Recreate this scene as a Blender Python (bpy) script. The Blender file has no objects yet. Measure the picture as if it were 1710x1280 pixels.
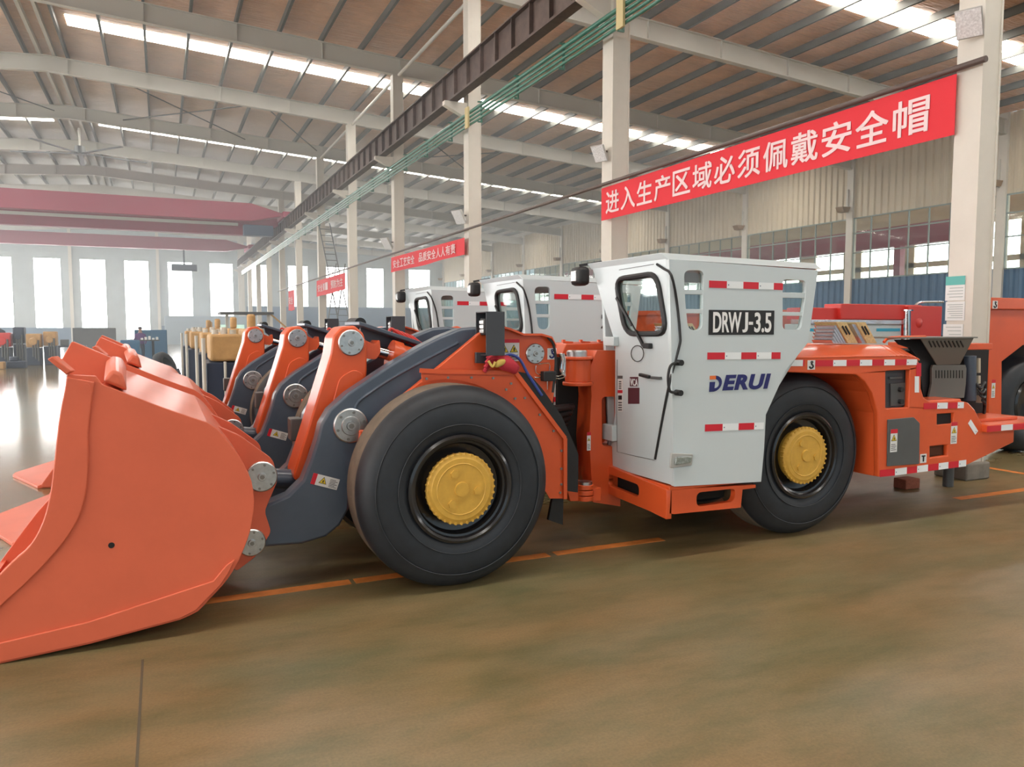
import bpy, bmesh, math, random
from mathutils import Vector, Matrix
random.seed(7)
S = bpy.context.scene
COL = S.collection
V = Vector

# ------------------------------------------------------------------ camera, sky, lights, exposure
F_PX, CX, CY, HC = 1285.0, 855.0, 640.0, 1.75
PITCH = math.atan(94 / F_PX)
YAW = math.atan(585 / F_PX * math.cos(PITCH))
cf = V((math.sin(YAW) * math.cos(PITCH), math.cos(YAW) * math.cos(PITCH), -math.sin(PITCH)))
cr = V((math.cos(YAW), -math.sin(YAW), 0))
cu = cr.cross(cf)
cam = bpy.data.objects.new('camera', bpy.data.cameras.new('camera'))
COL.objects.link(cam)
m = Matrix((cr, cu, -cf)).transposed().to_4x4()
m.translation = V((0, 0, HC))
cam.matrix_world = m
cam.data.sensor_width = 36
cam.data.lens = F_PX / 1710 * 36
cam.data.clip_end = 400
S.camera = cam
S.view_settings.view_transform = 'Standard'
S.view_settings.look = 'None'
S.view_settings.gamma = 1
S.view_settings.use_curve_mapping = False
S.view_settings.exposure = 0.0
W = bpy.data.worlds.new('sky')
S.world = W
W.use_nodes = True
bg = W.node_tree.nodes['Background']
bg.inputs[0].default_value = (0.74, 0.91, 1.0, 1)
bg.inputs[1].default_value = 0.8
SKYL, WINL = 19.0, 12.0        # daylight passing the roof lights and the wall windows


def ray(u, v):
    return cr * ((u - CX) / F_PX) + cu * ((CY - v) / F_PX) + cf


def aty(u, v, y):             # the point seen at (u, v) that lies on the plane Y = y
    d = ray(u, v)
    return V((0, 0, HC)) + d * (y / d.y)


def atx(u, v, x):
    d = ray(u, v)
    return V((0, 0, HC)) + d * (x / d.x)


def xz(pts, y):
    r = []
    for u, v in pts:
        p = aty(u, v, y)
        r.append((p.x, p.z))
    return r


# ------------------------------------------------------------------ materials
def pm(name, col, rough=0.5, metal=0.0, coat=0.0, emit=0.0, var=0.0, scale=3.0, bump=0.0, bscale=40.0, alpha=1.0, spec=0.5):
    mt = bpy.data.materials.new(name)
    mt.use_nodes = True
    nt = mt.node_tree
    b = nt.nodes['Principled BSDF']
    b.inputs['Base Color'].default_value = (*col, 1)
    b.inputs['Roughness'].default_value = rough
    b.inputs['Metallic'].default_value = metal
    b.inputs['Coat Weight'].default_value = coat
    b.inputs['Coat Roughness'].default_value = 0.12
    b.inputs['Alpha'].default_value = alpha
    b.inputs['Specular IOR Level'].default_value = spec
    if emit:
        b.inputs['Emission Color'].default_value = (*col, 1)
        b.inputs['Emission Strength'].default_value = emit
    if var or bump:
        tc = nt.nodes.new('ShaderNodeTexCoord')
    if var:
        n = nt.nodes.new('ShaderNodeTexNoise')
        n.inputs['Scale'].default_value = scale
        n.inputs['Detail'].default_value = 6
        n.inputs['Roughness'].default_value = 0.65
        nt.links.new(tc.outputs['Object'], n.inputs['Vector'])
        r = nt.nodes.new('ShaderNodeValToRGB')
        r.color_ramp.elements[0].position = 0.3
        r.color_ramp.elements[1].position = 0.7
        r.color_ramp.elements[0].color = (*[c * (1 - var) for c in col], 1)
        r.color_ramp.elements[1].color = (*[min(1, c * (1 + var)) for c in col], 1)
        nt.links.new(n.outputs['Fac'], r.inputs[0])
        nt.links.new(r.outputs[0], b.inputs['Base Color'])
    if bump:
        n2 = nt.nodes.new('ShaderNodeTexNoise')
        n2.inputs['Scale'].default_value = bscale
        n2.inputs['Detail'].default_value = 4
        nt.links.new(tc.outputs['Object'], n2.inputs['Vector'])
        bp = nt.nodes.new('ShaderNodeBump')
        bp.inputs['Strength'].default_value = bump
        bp.inputs['Distance'].default_value = 0.02
        nt.links.new(n2.outputs['Fac'], bp.inputs['Height'])
        nt.links.new(bp.outputs[0], b.inputs['Normal'])
    return mt


ORANGE = pm('orange_paint', (0.70, 0.100, 0.024), 0.38, coat=0.3, var=0.06, scale=2)
BUCKETO = pm('bucket_paint', (0.68, 0.135, 0.065), 0.45, coat=0.12, var=0.07, scale=1.5)
RED = pm('red_paint', (0.62, 0.03, 0.022), 0.4, coat=0.2)
WHITE = pm('white_paint', (0.565, 0.63, 0.65), 0.35, coat=0.3)
SLATE = pm('slate_paint', (0.068, 0.092, 0.128), 0.38, coat=0.3, var=0.1)
GREY = pm('grey_sheet', (0.085, 0.09, 0.09), 0.5, var=0.08)
DGREY = pm('dark_grey_sheet', (0.05, 0.055, 0.065), 0.45)
TYRE = pm('tyre_rubber', (0.017, 0.021, 0.027), 0.52, var=0.25, scale=6)
TREAD = pm('dusty_sheen_tread_rubber', (0.17, 0.132, 0.095), 0.75, var=0.2, scale=10)  # dust, plus the tan reflection of the roof put into the colour
RUBBER = pm('black_rubber', (0.014, 0.014, 0.015), 0.5)
BLACKG = pm('black_gloss_paint', (0.012, 0.012, 0.014), 0.22, coat=0.5)
DARK = pm('dark_interior', (0.012, 0.011, 0.011), 0.8)
YELLOW = pm('yellow_hub_paint', (0.62, 0.36, 0.055), 0.5, var=0.1, scale=12)
STEEL = pm('machined_steel', (0.58, 0.60, 0.61), 0.34, 1.0, var=0.12, scale=30)
CHROME = pm('chrome', (0.75, 0.76, 0.78), 0.12, 1.0)
BOLT = pm('bolt_steel', (0.30, 0.29, 0.27), 0.4, 0.9)
TRED = pm('red_reflective_tape', (0.62, 0.012, 0.03), 0.4)
TWHITE = pm('white_reflective_tape', (0.80, 0.84, 0.86), 0.35)
BLACK = pm('black_print', (0.012, 0.012, 0.014), 0.5)
LETTER = pm('white_print', (0.82, 0.82, 0.82), 0.5)
NAVY = pm('navy_print', (0.012, 0.016, 0.13), 0.45)
LOGO_O = pm('orange_print', (0.75, 0.16, 0.03), 0.45)
STICKER = pm('white_sticker', (0.72, 0.73, 0.72), 0.45)
SIGNY = pm('yellow_print', (0.75, 0.55, 0.03), 0.45)
MAROON = pm('maroon_label', (0.10, 0.03, 0.04), 0.4)
LENS = pm('lamp_lens', (0.75, 0.77, 0.78), 0.15, coat=1, var=0.25, scale=40)
BLUEH = pm('blue_hose_rubber', (0.05, 0.09, 0.36), 0.45)
GLOVER = pm('red_glove_fabric', (0.50, 0.03, 0.05), 0.8)
GLOVEY = pm('yellow_glove_fabric', (0.60, 0.42, 0.10), 0.8)
TANBOX = pm('tan_perforated_sheet', (0.55, 0.42, 0.20), 0.6, var=0.25, scale=60)
ALU = pm('aluminium_sheet', (0.72, 0.74, 0.78), 0.25, 0.8)
COLM = pm('column_paint', (0.62, 0.58, 0.51), 0.5, var=0.05, scale=1.5)
BEAMM = pm('beam_paint', (0.56, 0.54, 0.48), 0.5)
PURL = pm('purlin_steel', (0.115, 0.115, 0.10), 0.5, 0.2)
RUST = pm('rusty_runway_steel', (0.085, 0.055, 0.045), 0.6, var=0.3, scale=4)
GREENP = pm('green_pipe_paint', (0.035, 0.16, 0.11), 0.35, coat=0.3)
BANNER = pm('red_banner_cloth', (0.70, 0.022, 0.035), 0.7)
BTEXT = pm('banner_print', (0.80, 0.62, 0.62), 0.7)
CRANE = pm('crane_red_paint', (0.30, 0.018, 0.055), 0.5)
BLUEW = pm('blue_corrugated_paint', (0.055, 0.13, 0.23), 0.45, var=0.12, scale=1)
BEIGE = pm('beige_corrugated_paint', (0.58, 0.50, 0.37), 0.5, var=0.06, scale=0.6)
SIDING = pm('grey_wall_siding', (0.40, 0.455, 0.47), 0.6, var=0.08, scale=0.8)
TAN = pm('tan_machine_paint', (0.50, 0.30, 0.12), 0.6, var=0.15, scale=4)
NAVYB = pm('navy_cabinet_paint', (0.025, 0.04, 0.075), 0.5)
BLUEC = pm('blue_cabinet_paint', (0.03, 0.13, 0.25), 0.5)
CONC = pm('concrete_block', (0.20, 0.18, 0.15), 0.9, var=0.2, scale=8)
BRICK = pm('brick_red', (0.30, 0.09, 0.05), 0.85, var=0.25, scale=20)
MARK = pm('orange_floor_paint', (0.62, 0.20, 0.04), 0.6, var=0.25, scale=6)
TEAL = pm('teal_print', (0.10, 0.42, 0.38), 0.5)
CYANP = pm('cyan_print', (0.03, 0.36, 0.55), 0.5)
SKIN = pm('skin', (0.45, 0.25, 0.17), 0.6)
FRAMEG = pm('window_frame_paint', (0.22, 0.27, 0.25), 0.5)
WINM = pm('daylit_window_pane', (1.0, 1.0, 1.0), 0.4, emit=WINL)
SKYM = pm('daylit_roof_light', (1.0, 0.965, 0.90), 0.5, emit=SKYL)


def glass_mat(name, tint, fac):
    mt = bpy.data.materials.new(name)
    mt.use_nodes = True
    nt = mt.node_tree
    nt.nodes.clear()
    o = nt.nodes.new('ShaderNodeOutputMaterial')
    t = nt.nodes.new('ShaderNodeBsdfTransparent')
    t.inputs[0].default_value = (*tint, 1)
    g = nt.nodes.new('ShaderNodeBsdfGlossy')
    g.inputs['Roughness'].default_value = 0.03
    x = nt.nodes.new('ShaderNodeMixShader')
    x.inputs[0].default_value = fac
    nt.links.new(t.outputs[0], x.inputs[1])
    nt.links.new(g.outputs[0], x.inputs[2])
    nt.links.new(x.outputs[0], o.inputs[0])
    return mt


GLASS = glass_mat('window_glass', (0.86, 0.92, 0.90), 0.08)


def floor_mat():
    mt = pm('workshop_concrete', (0.14, 0.11, 0.075), 0.4)
    nt = mt.node_tree
    b = nt.nodes['Principled BSDF']
    tc = nt.nodes.new('ShaderNodeTexCoord')
    mp = nt.nodes.new('ShaderNodeMapping')
    mp.inputs['Scale'].default_value = (0.55, 1.3, 1)
    mp.inputs['Rotation'].default_value = (0, 0, 0.25)
    nt.links.new(tc.outputs['Object'], mp.inputs[0])

    def noise(sc, det, ro, src):
        n = nt.nodes.new('ShaderNodeTexNoise')
        n.inputs['Scale'].default_value = sc
        n.inputs['Detail'].default_value = det
        n.inputs['Roughness'].default_value = ro
        nt.links.new(src, n.inputs['Vector'])
        return n.outputs['Fac']

    def ramp(src, p0, c0, p1, c1):
        r = nt.nodes.new('ShaderNodeValToRGB')
        r.color_ramp.elements[0].position = p0
        r.color_ramp.elements[0].color = (*c0, 1)
        r.color_ramp.elements[1].position = p1
        r.color_ramp.elements[1].color = (*c1, 1)
        nt.links.new(src, r.inputs[0])
        return r.outputs[0]

    def mix(f, a, c, mode='MIX', fv=None):
        x = nt.nodes.new('ShaderNodeMix')
        x.data_type = 'RGBA'
        x.blend_type = mode
        if fv is None:
            nt.links.new(f, x.inputs['Factor'])
        else:
            x.inputs['Factor'].default_value = fv
        nt.links.new(a, x.inputs['A'])
        nt.links.new(c, x.inputs['B'])
        return x.outputs['Result']
    big = ramp(noise(0.9, 4, 0.6, mp.outputs[0]), 0.35, (0.175, 0.155, 0.080), 0.66, (0.275, 0.178, 0.085))
    spots = ramp(noise(2.6, 8, 0.7, mp.outputs[0]), 0.33, (0.60, 0.66, 0.55), 0.60, (1, 1, 1))
    grain = ramp(noise(70, 3, 0.6, tc.outputs['Object']), 0.3, (0.82, 0.82, 0.82), 0.7, (1.12, 1.1, 1.06))
    c = mix(None, mix(None, big, spots, 'MULTIPLY', 0.9), grain, 'MULTIPLY', 0.9)
    nt.links.new(c, b.inputs['Base Color'])
    rr = ramp(noise(1.7, 5, 0.6, mp.outputs[0]), 0.3, (0.36,) * 3, 0.7, (0.50,) * 3)
    # swept, sealed floor beyond the parked machines; dusty concrete in front of them
    sep = nt.nodes.new('ShaderNodeSeparateXYZ')
    nt.links.new(tc.outputs['Object'], sep.inputs[0])
    wv = nt.nodes.new('ShaderNodeMapRange')
    wv.inputs['From Min'].default_value = 5.0
    wv.inputs['From Max'].default_value = 8.5
    nt.links.new(sep.outputs['Y'], wv.inputs['Value'])
    smooth = nt.nodes.new('ShaderNodeRGB')
    smooth.outputs[0].default_value = (.13, .13, .13, 1)
    nt.links.new(mix(wv.outputs[0], rr, smooth.outputs[0]), b.inputs['Roughness'])
    return mt


FLOOR = floor_mat()


def roof_mat():
    mt = pm('foil_backed_roof_sheet', (0.82, 0.48, 0.285), 0.42, 0.0, var=0.12, scale=1.2)
    nt = mt.node_tree
    b = nt.nodes['Principled BSDF']
    tc = nt.nodes.new('ShaderNodeTexCoord')
    mp = nt.nodes.new('ShaderNodeMapping')
    mp.inputs['Scale'].default_value = (0.5, 3.5, 1)
    old = b.inputs['Base Color'].links[0].from_socket
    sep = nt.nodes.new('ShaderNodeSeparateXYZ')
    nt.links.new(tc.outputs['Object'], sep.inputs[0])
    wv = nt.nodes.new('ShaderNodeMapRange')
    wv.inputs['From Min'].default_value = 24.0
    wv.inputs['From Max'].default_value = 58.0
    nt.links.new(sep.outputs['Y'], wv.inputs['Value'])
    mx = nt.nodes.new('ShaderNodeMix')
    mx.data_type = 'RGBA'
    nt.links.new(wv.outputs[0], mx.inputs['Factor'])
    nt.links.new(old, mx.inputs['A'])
    mx.inputs['B'].default_value = (.58, .57, .52, 1)  # brown near, silver far: floor bounce and window light put into the colour
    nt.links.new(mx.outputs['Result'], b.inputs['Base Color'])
    n = nt.nodes.new('ShaderNodeTexNoise')
    n.inputs['Scale'].default_value = 3
    n.inputs['Detail'].default_value = 5
    bp = nt.nodes.new('ShaderNodeBump')
    bp.inputs['Strength'].default_value = 0.9
    bp.inputs['Distance'].default_value = 0.16
    nt.links.new(tc.outputs['Object'], mp.inputs[0])
    nt.links.new(mp.outputs[0], n.inputs['Vector'])
    nt.links.new(n.outputs['Fac'], bp.inputs['Height'])
    nt.links.new(bp.outputs[0], b.inputs['Normal'])
    return mt


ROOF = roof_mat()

# ------------------------------------------------------------------ mesh helpers
ORG = V((0, 0, 0))


class M:
    def __init__(s):
        s.bm = bmesh.new()
        s.mi = 0

    def face(s, pts):
        f = s.bm.faces.new([s.bm.verts.new(V(p)) for p in pts])
        f.material_index = s.mi
        return f

    def poly(s, a, b):            # solid between two matching outlines
        n = len(a)
        va = [s.bm.verts.new(V(p)) for p in a]
        vb = [s.bm.verts.new(V(p)) for p in b]
        fs = [s.bm.faces.new(va), s.bm.faces.new(vb[::-1])]
        for i in range(n):
            j = (i + 1) % n
            fs.append(s.bm.faces.new((va[j], va[i], vb[i], vb[j])))
        for f in fs:
            f.material_index = s.mi
        return s

    def prism(s, pts, y0, y1):    # (x, z) outline pushed through Y
        return s.poly([(x, y0, z) for x, z in pts], [(x, y1, z) for x, z in pts])

    def prismx(s, pts, x0, x1):   # (y, z) outline pushed through X
        return s.poly([(x0, y, z) for y, z in pts], [(x1, y, z) for y, z in pts])

    def box(s, x0, x1, y0, y1, z0, z1):
        return s.prism([(x0, z0), (x1, z0), (x1, z1), (x0, z1)], y0, y1)

    def beam(s, p, q, w, h, up=(0, 0, 1)):
        p, q = V(p), V(q)
        d = (q - p).normalized()
        a = d.cross(V(up))
        if a.length < 1e-4:
            a = d.cross(V((1, 0, 0)))
        a.normalize()
        b = a.cross(d)
        c = [a * w / 2 + b * h / 2, a * -w / 2 + b * h / 2, a * -w / 2 - b * h / 2, a * w / 2 - b * h / 2]
        return s.poly([p + k for k in c], [q + k for k in c])

    def cyl(s, p, q, r, r2=None, seg=24):
        p, q = V(p), V(q)
        r2 = r if r2 is None else r2
        d = (q - p).normalized()
        a = d.orthogonal().normalized()
        b = d.cross(a)
        ts = [2 * math.pi * i / seg for i in range(seg)]
        return s.poly([p + (a * math.cos(t) + b * math.sin(t)) * r for t in ts],
                      [q + (a * math.cos(t) + b * math.sin(t)) * r2 for t in ts])

    def lathe(s, prof, c, axis=(0, 1, 0), seg=64, closed=False):   # prof: (radius, along)
        ax = V(axis)
        a = ax.orthogonal().normalized()
        b = ax.cross(a)
        rings = []
        for r, h in prof:
            rings.append([s.bm.verts.new(V(c) + ax * h + (a * math.cos(2 * math.pi * i / seg) + b * math.sin(2 * math.pi * i / seg)) * max(r, 1e-4)) for i in range(seg)])
        n = len(rings)
        for k in range(n if closed else n - 1):
            A, B = rings[k], rings[(k + 1) % n]
            mi = s.mi[k] if isinstance(s.mi, list) else s.mi
            for i in range(seg):
                j = (i + 1) % seg
                f = s.bm.faces.new((A[i], A[j], B[j], B[i]))
                f.material_index = mi
        return s

    def tube(s, pts, r, seg=10, sub=6):
        P = [V(p) for p in pts]
        if len(P) > 2 and sub > 1:     # Catmull-Rom
            Q = []
            E = [P[0] * 2 - P[1]] + P + [P[-1] * 2 - P[-2]]
            for i in range(1, len(E) - 2):
                for k in range(sub):
                    t = k / sub
                    a, b, c, d = E[i - 1:i + 3]
                    Q.append(0.5 * (2 * b + (c - a) * t + (2 * a - 5 * b + 4 * c - d) * t * t + (3 * b - a - 3 * c + d) * t ** 3))
            Q.append(P[-1])
            P = Q
        rings = []
        a = None
        for i, p in enumerate(P):
            d = (P[min(i + 1, len(P) - 1)] - P[max(i - 1, 0)]).normalized()
            a = d.orthogonal().normalized() if a is None else (a - d * a.dot(d)).normalized()
            b = d.cross(a)
            rings.append([s.bm.verts.new(p + (a * math.cos(2 * math.pi * k / seg) + b * math.sin(2 * math.pi * k / seg)) * r) for k in range(seg)])
        for A, B in zip(rings, rings[1:]):
            for k in range(seg):
                s.bm.faces.new((A[k], A[(k + 1) % seg], B[(k + 1) % seg], B[k])).material_index = s.mi
        s.bm.faces.new(rings[0][::-1]).material_index = s.mi
        s.bm.faces.new(rings[-1]).material_index = s.mi
        return s

    def mk(s, name, mats, parent=None, bev=0.0, smooth=35, org=None):
        o_ = ORG if org is None else V(org)
        for v in s.bm.verts:
            v.co -= o_
        bmesh.ops.recalc_face_normals(s.bm, faces=s.bm.faces)
        me = bpy.data.meshes.new(name)
        s.bm.to_mesh(me)
        s.bm.free()
        if not isinstance(mats, (list, tuple)):
            mats = [mats]
        for x in mats:
            me.materials.append(x)
        if smooth:
            me.polygons.foreach_set('use_smooth', [True] * len(me.polygons))
            me.set_sharp_from_angle(angle=math.radians(smooth))
        o = bpy.data.objects.new(name, me)
        COL.objects.link(o)
        if parent:
            o.parent = parent
            if org is not None:
                o.location = o_ - ORG
        else:
            o.location = o_
        if bev:
            bv = o.modifiers.new('bevel', 'BEVEL')
            bv.width = bev
            bv.segments = 2
            bv.limit_method = 'ANGLE'
            bv.angle_limit = math.radians(40)
        return o


def tag(o, label=None, cat=None, group=None, kind=None):
    if label: o['label'] = label
    if cat: o['category'] = cat
    if group: o['group'] = group
    if kind: o['kind'] = kind
    return o


def thing(name, loc, label, cat, group=None):
    global ORG
    o = bpy.data.objects.new(name, None)
    o.empty_display_size = 0.2
    COL.objects.link(o)
    o.location = loc
    ORG = V(loc)
    return tag(o, label, cat, group)


def free():
    global ORG
    ORG = V((0, 0, 0))


def struct(o):
    o['kind'] = 'structure'
    return o


def kids(o):
    return [c for c in bpy.data.objects if c.parent == o]


def copy_tree(o, parent=None, skip=()):
    c = o.copy()
    COL.objects.link(c)
    c.parent = parent
    for ch in kids(o):
        if ch not in skip:
            copy_tree(ch, c, skip)
    return c


def curve_mesh(cu_):
    o = bpy.data.objects.new('tmp', cu_)
    COL.objects.link(o)
    dg = bpy.context.evaluated_depsgraph_get()
    me = bpy.data.meshes.new_from_object(o.evaluated_get(dg))
    bpy.data.objects.remove(o)
    return me


def frame(o, ex, ey):
    ex, ey = V(ex).normalized(), V(ey).normalized()
    mt = Matrix((ex, ey, ex.cross(ey))).transposed().to_4x4()
    mt.translation = V(o)
    return mt


def plate(name, outer, holes, fr, th, mat, parent=None, bev=0.0):
    """flat plate with holes: outlines in the (x, y) of frame fr, thickness th behind the face"""
    c = bpy.data.curves.new('plate', 'CURVE')
    c.dimensions = '2D'
    c.fill_mode = 'BOTH'
    c.extrude = th / 2
    for pts in [outer] + list(holes):
        sp = c.splines.new('POLY')
        sp.points.add(len(pts) - 1)
        for q, (x, y) in zip(sp.points, pts):
            q.co = (x, y, -th / 2, 1)
        sp.use_cyclic_u = True
    me = curve_mesh(c)
    me.transform(fr)
    me.transform(Matrix.Translation(-ORG))
    me.materials.clear()
    me.materials.append(mat)
    bm = bmesh.new()
    bm.from_mesh(me)
    bmesh.ops.remove_doubles(bm, verts=bm.verts, dist=1e-4)
    bmesh.ops.recalc_face_normals(bm, faces=bm.faces)
    bm.to_mesh(me)
    bm.free()
    me.name = name
    o = bpy.data.objects.new(name, me)
    COL.objects.link(o)
    o.parent = parent
    if bev:
        bv = o.modifiers.new('bevel', 'BEVEL')
        bv.width = bev
        bv.segments = 2
        bv.limit_method = 'ANGLE'
        bv.angle_limit = math.radians(40)
    return o


def text(name, s, fr, w, h, mat, parent=None, bold=0.02, shear=0.0, spread=None, heavy=0.0):
    """lettering scaled to fill w x h from the lower left of frame fr"""
    c = bpy.data.curves.new('text', 'FONT')
    c.body = s
    c.size = 1
    c.offset = bold
    c.shear = shear
    c.extrude = 0.01
    if spread:
        c.space_character = spread
    me = curve_mesh(c)
    xs = [v.co.x for v in me.vertices]
    ys = [v.co.y for v in me.vertices]
    x0, x1, y0, y1 = min(xs), max(xs), min(ys), max(ys)
    for v in me.vertices:
        v.co = ((v.co.x - x0) / (x1 - x0) * w, (v.co.y - y0) / (y1 - y0) * h, (v.co.z + 0.01) * 0.15)
    if heavy:                     # bolder strokes: the same glyph again a hair to each side
        bm = bmesh.new()
        for i, (dx, dy) in enumerate(((1, 1), (-1, 1), (1, -1), (-1, -1), (0, 0))):
            m2 = me.copy()
            m2.transform(Matrix.Translation((dx * heavy * w * .5, dy * heavy * h * .5, i * .0004)))
            bm.from_mesh(m2)
            bpy.data.meshes.remove(m2)
        bm.to_mesh(me)
        bm.free()
    me.transform(fr)
    me.transform(Matrix.Translation(-ORG))
    me.materials.clear()
    me.materials.append(mat)
    me.name = name
    o = bpy.data.objects.new(name, me)
    COL.objects.link(o)
    o.parent = parent
    return o


def rrect(x0, y0, x1, y1, r, n=6):
    out = []
    for cx, cy, a0 in ((x1 - r, y1 - r, 0), (x0 + r, y1 - r, 90), (x0 + r, y0 + r, 180), (x1 - r, y0 + r, 270)):
        for k in range(n + 1):
            a = math.radians(a0 + 90 * k / n)
            out.append((cx + r * math.cos(a), cy + r * math.sin(a)))
    return out


def rounded(pts, r, n=5):
    """round the corners of an outline"""
    out = []
    N = len(pts)
    for i in range(N):
        p, a, b = V(pts[i]), V(pts[i - 1]), V(pts[(i + 1) % N])
        u, w = (a - p), (b - p)
        k = min(r, u.length * 0.45, w.length * 0.45)
        s, e = p + u.normalized() * k, p + w.normalized() * k
        for t in range(n + 1):
            t /= n
            q = s * (1 - t) ** 2 + p * 2 * t * (1 - t) + e * t * t
            out.append((q.x, q.y))
    return out


# ------------------------------------------------------------------ the hall
XR, XL, YF, YB = 33.0, -30.0, 94.0, -24.0
RX, RZ, SL = -4.0, 13.25, 0.0655              # ridge, and the fall of the roof


def rz(x):
    return RZ - SL * abs(x - RX)


struct(M().box(-60, 60, -40, 120, -0.3, 0).mk('floor', FLOOR, smooth=0))
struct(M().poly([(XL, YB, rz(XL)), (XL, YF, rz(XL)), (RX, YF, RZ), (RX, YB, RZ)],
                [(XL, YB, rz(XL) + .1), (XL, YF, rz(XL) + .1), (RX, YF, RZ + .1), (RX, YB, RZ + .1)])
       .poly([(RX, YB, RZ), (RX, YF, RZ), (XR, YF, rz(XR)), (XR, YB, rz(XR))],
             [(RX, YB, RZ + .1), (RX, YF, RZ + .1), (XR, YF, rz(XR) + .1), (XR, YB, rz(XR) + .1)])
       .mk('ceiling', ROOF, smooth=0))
# joints and marking lines on the floor
struct(M().box(-0.15, -0.138, -6, 4.4, 0, 0.001).mk('trim_1', pm('floor_joint', (0.10, 0.08, 0.05), 0.9), smooth=0))
mk_ = M()
for x0, x1 in ((-3.2, 1.13), (1.16, 2.66), (2.72, 3.72), (7.35, 9.2)):
    mk_.box(x0, x1, 5.14 + random.uniform(-.006, .006), 5.24, 0, 0.002)
struct(mk_.mk('trim_2', MARK, smooth=0))
struct(M().box(9.3, 9.4, 5.3, 12.5, 0, 0.002).mk('trim_3', MARK, smooth=0))

nwin = [0]


def window(name_mat_mesh):
    nwin[0] += 1
    return 'window_%d' % nwin[0]


# roof lights: one strip in every second bay, broken at the ridge
for y in (-14.2, 1.8, 17.8, 33.8, 49.8, 65.8, 81.8):
    for a, b in ((XL + 3, RX - 1.1), (RX + 1.1, 31.5)):
        if y == 33.8 or True:
            struct(M().poly([(a, y - .55, rz(a) - .02), (a, y + .55, rz(a) - .02), (b, y + .55, rz(b) - .02), (b, y - .55, rz(b) - .02)],
                            [(a, y - .55, rz(a) - .005), (a, y + .55, rz(a) - .005), (b, y + .55, rz(b) - .005), (b, y - .55, rz(b) - .005)])
                   .mk(window(0), SKYM, smooth=0))

ORD = ['first', 'second', 'third', 'fourth', 'fifth', 'sixth', 'seventh', 'eighth', 'ninth', 'tenth', 'eleventh', 'twelfth', 'thirteenth', 'fourteenth', 'fifteenth', 'sixteenth', 'seventeenth', 'eighteenth', 'nineteenth', 'twentieth', 'twenty first', 'twenty second', 'twenty third', 'twenty fourth', 'twenty fifth', 'twenty sixth']
# purlins along the hall
k = 0
for i in range(-8, 25):
    x = RX + 0.75 + i * 1.5
    if x > XR - .5: continue
    z = rz(x)
    side = 'right' if x > RX else 'left'
    o = M().box(x - .045, x + .045, YB, YF - .3, z - .28, z - .03).mk('roof_purlin', PURL, smooth=0)
    n = i + 1 if x > RX else -i
    tag(o, 'thin dark steel roof purlin, %s one %s of the ridge' % (ORD[n - 1], side), 'purlin', 'roof purlins running along the hall')
# ridge double purlin
o = M().box(RX - .32, RX - .2, YB, YF, RZ - .27, RZ - .05).box(RX + .2, RX + .32, YB, YF, RZ - .27, RZ - .05).mk('ridge_purlin', BEAMM, smooth=0)
tag(o, 'paired pale steel purlin running along the roof ridge', 'purlin')
# rafters across, one per bay, and the column row
CYS = [5.80 + 8 * j for j in range(-2, 12)]
CYS[2] = 5.94
for j, y in enumerate(CYS):
    b = M()
    for a, c in ((XL, RX), (RX, XR)):
        za, zc = rz(a) - .28, rz(c) - .28
        h = .62
        for y0, y1, d0, d1 in ((y - .12, y + .12, 0, .03), (y - .02, y + .02, .03, h), (y - .12, y + .12, h, h + .03)):
            b.poly([(a, y0, za - d1), (a, y1, za - d1), (a, y1, za - d0), (a, y0, za - d0)],
                   [(c, y0, zc - d1), (c, y1, zc - d1), (c, y1, zc - d0), (c, y0, zc - d0)])
    for x in [RX + .75 + 3 * q for q in range(-8, 12)]:
        b.box(x - .01, x + .01, y - .11, y + .11, rz(x) - .28 - .6, rz(x) - .3)
    o = b.mk('roof_beam', BEAMM, smooth=0)
    tag(o, 'pale welded steel roof beam across the hall, %s beam counted from the far wall' % ORD[len(CYS) - 1 - j], 'beam', 'roof beams')
names_c = {2: 'broad cream steel column by the nearest red machine, carrying a floodlight and paper posters',
           3: 'cream steel column carrying the left end of the long red banner',
           4: 'cream steel column carrying the near end of the small faded banner',
           5: 'cream steel column carrying the far end of the small faded banner'}
for j, y in enumerate(CYS):
    if y < 0: continue
    c = thing('steel_column', (8.6, y, 0), names_c.get(j, 'slim cream steel column, %s of its row counted from the far wall' % ORD[len(CYS) - 1 - j]), 'column', 'cream columns along the crane runway')
    t = rz(8.6) - .95
    s = M()
    hw = .155 if j == 2 else .2
    cx = 8.48 if j == 2 else 8.6
    s.box(cx - hw, cx - hw + .03, y - hw, y + hw, 0, t).box(cx + hw - .03, cx + hw, y - hw, y + hw, 0, t).box(cx - hw + .03, cx + hw - .03, y - hw + .01, y - hw + .03, 0, t).box(cx - hw + .03, cx + hw - .03, y + hw - .03, y + hw - .01, 0, t)
    s.mk('shaft', COLM, c, smooth=0)
    M().box(cx - hw - .05, cx + hw + .05, y - hw - .05, y + hw + .05, 0, .2).mk('plinth', CONC, c, bev=.02)
    M().prism([(cx - hw, 8.34), (7.70, 8.34), (7.70, 8.22), (cx - hw, 7.9)], y - .1, y + .1).mk('crane_bracket', COLM, c, smooth=0)
free()
# crane runway girder
s = M()
s.box(7.86, 8.14, -2, 92, 9.16, 9.2).box(7.86, 8.14, -2, 92, 8.36, 8.42).box(7.98, 8.02, -2, 92, 8.42, 9.16)
for i in range(94):
    s.box(7.88, 7.98, -1.6 + i, -1.57 + i, 8.42, 9.16)
o = s.mk('crane_runway_girder', RUST, smooth=0)
tag(o, 'long rust brown crane runway girder with stiffener ribs beside the column row', 'girder')
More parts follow.
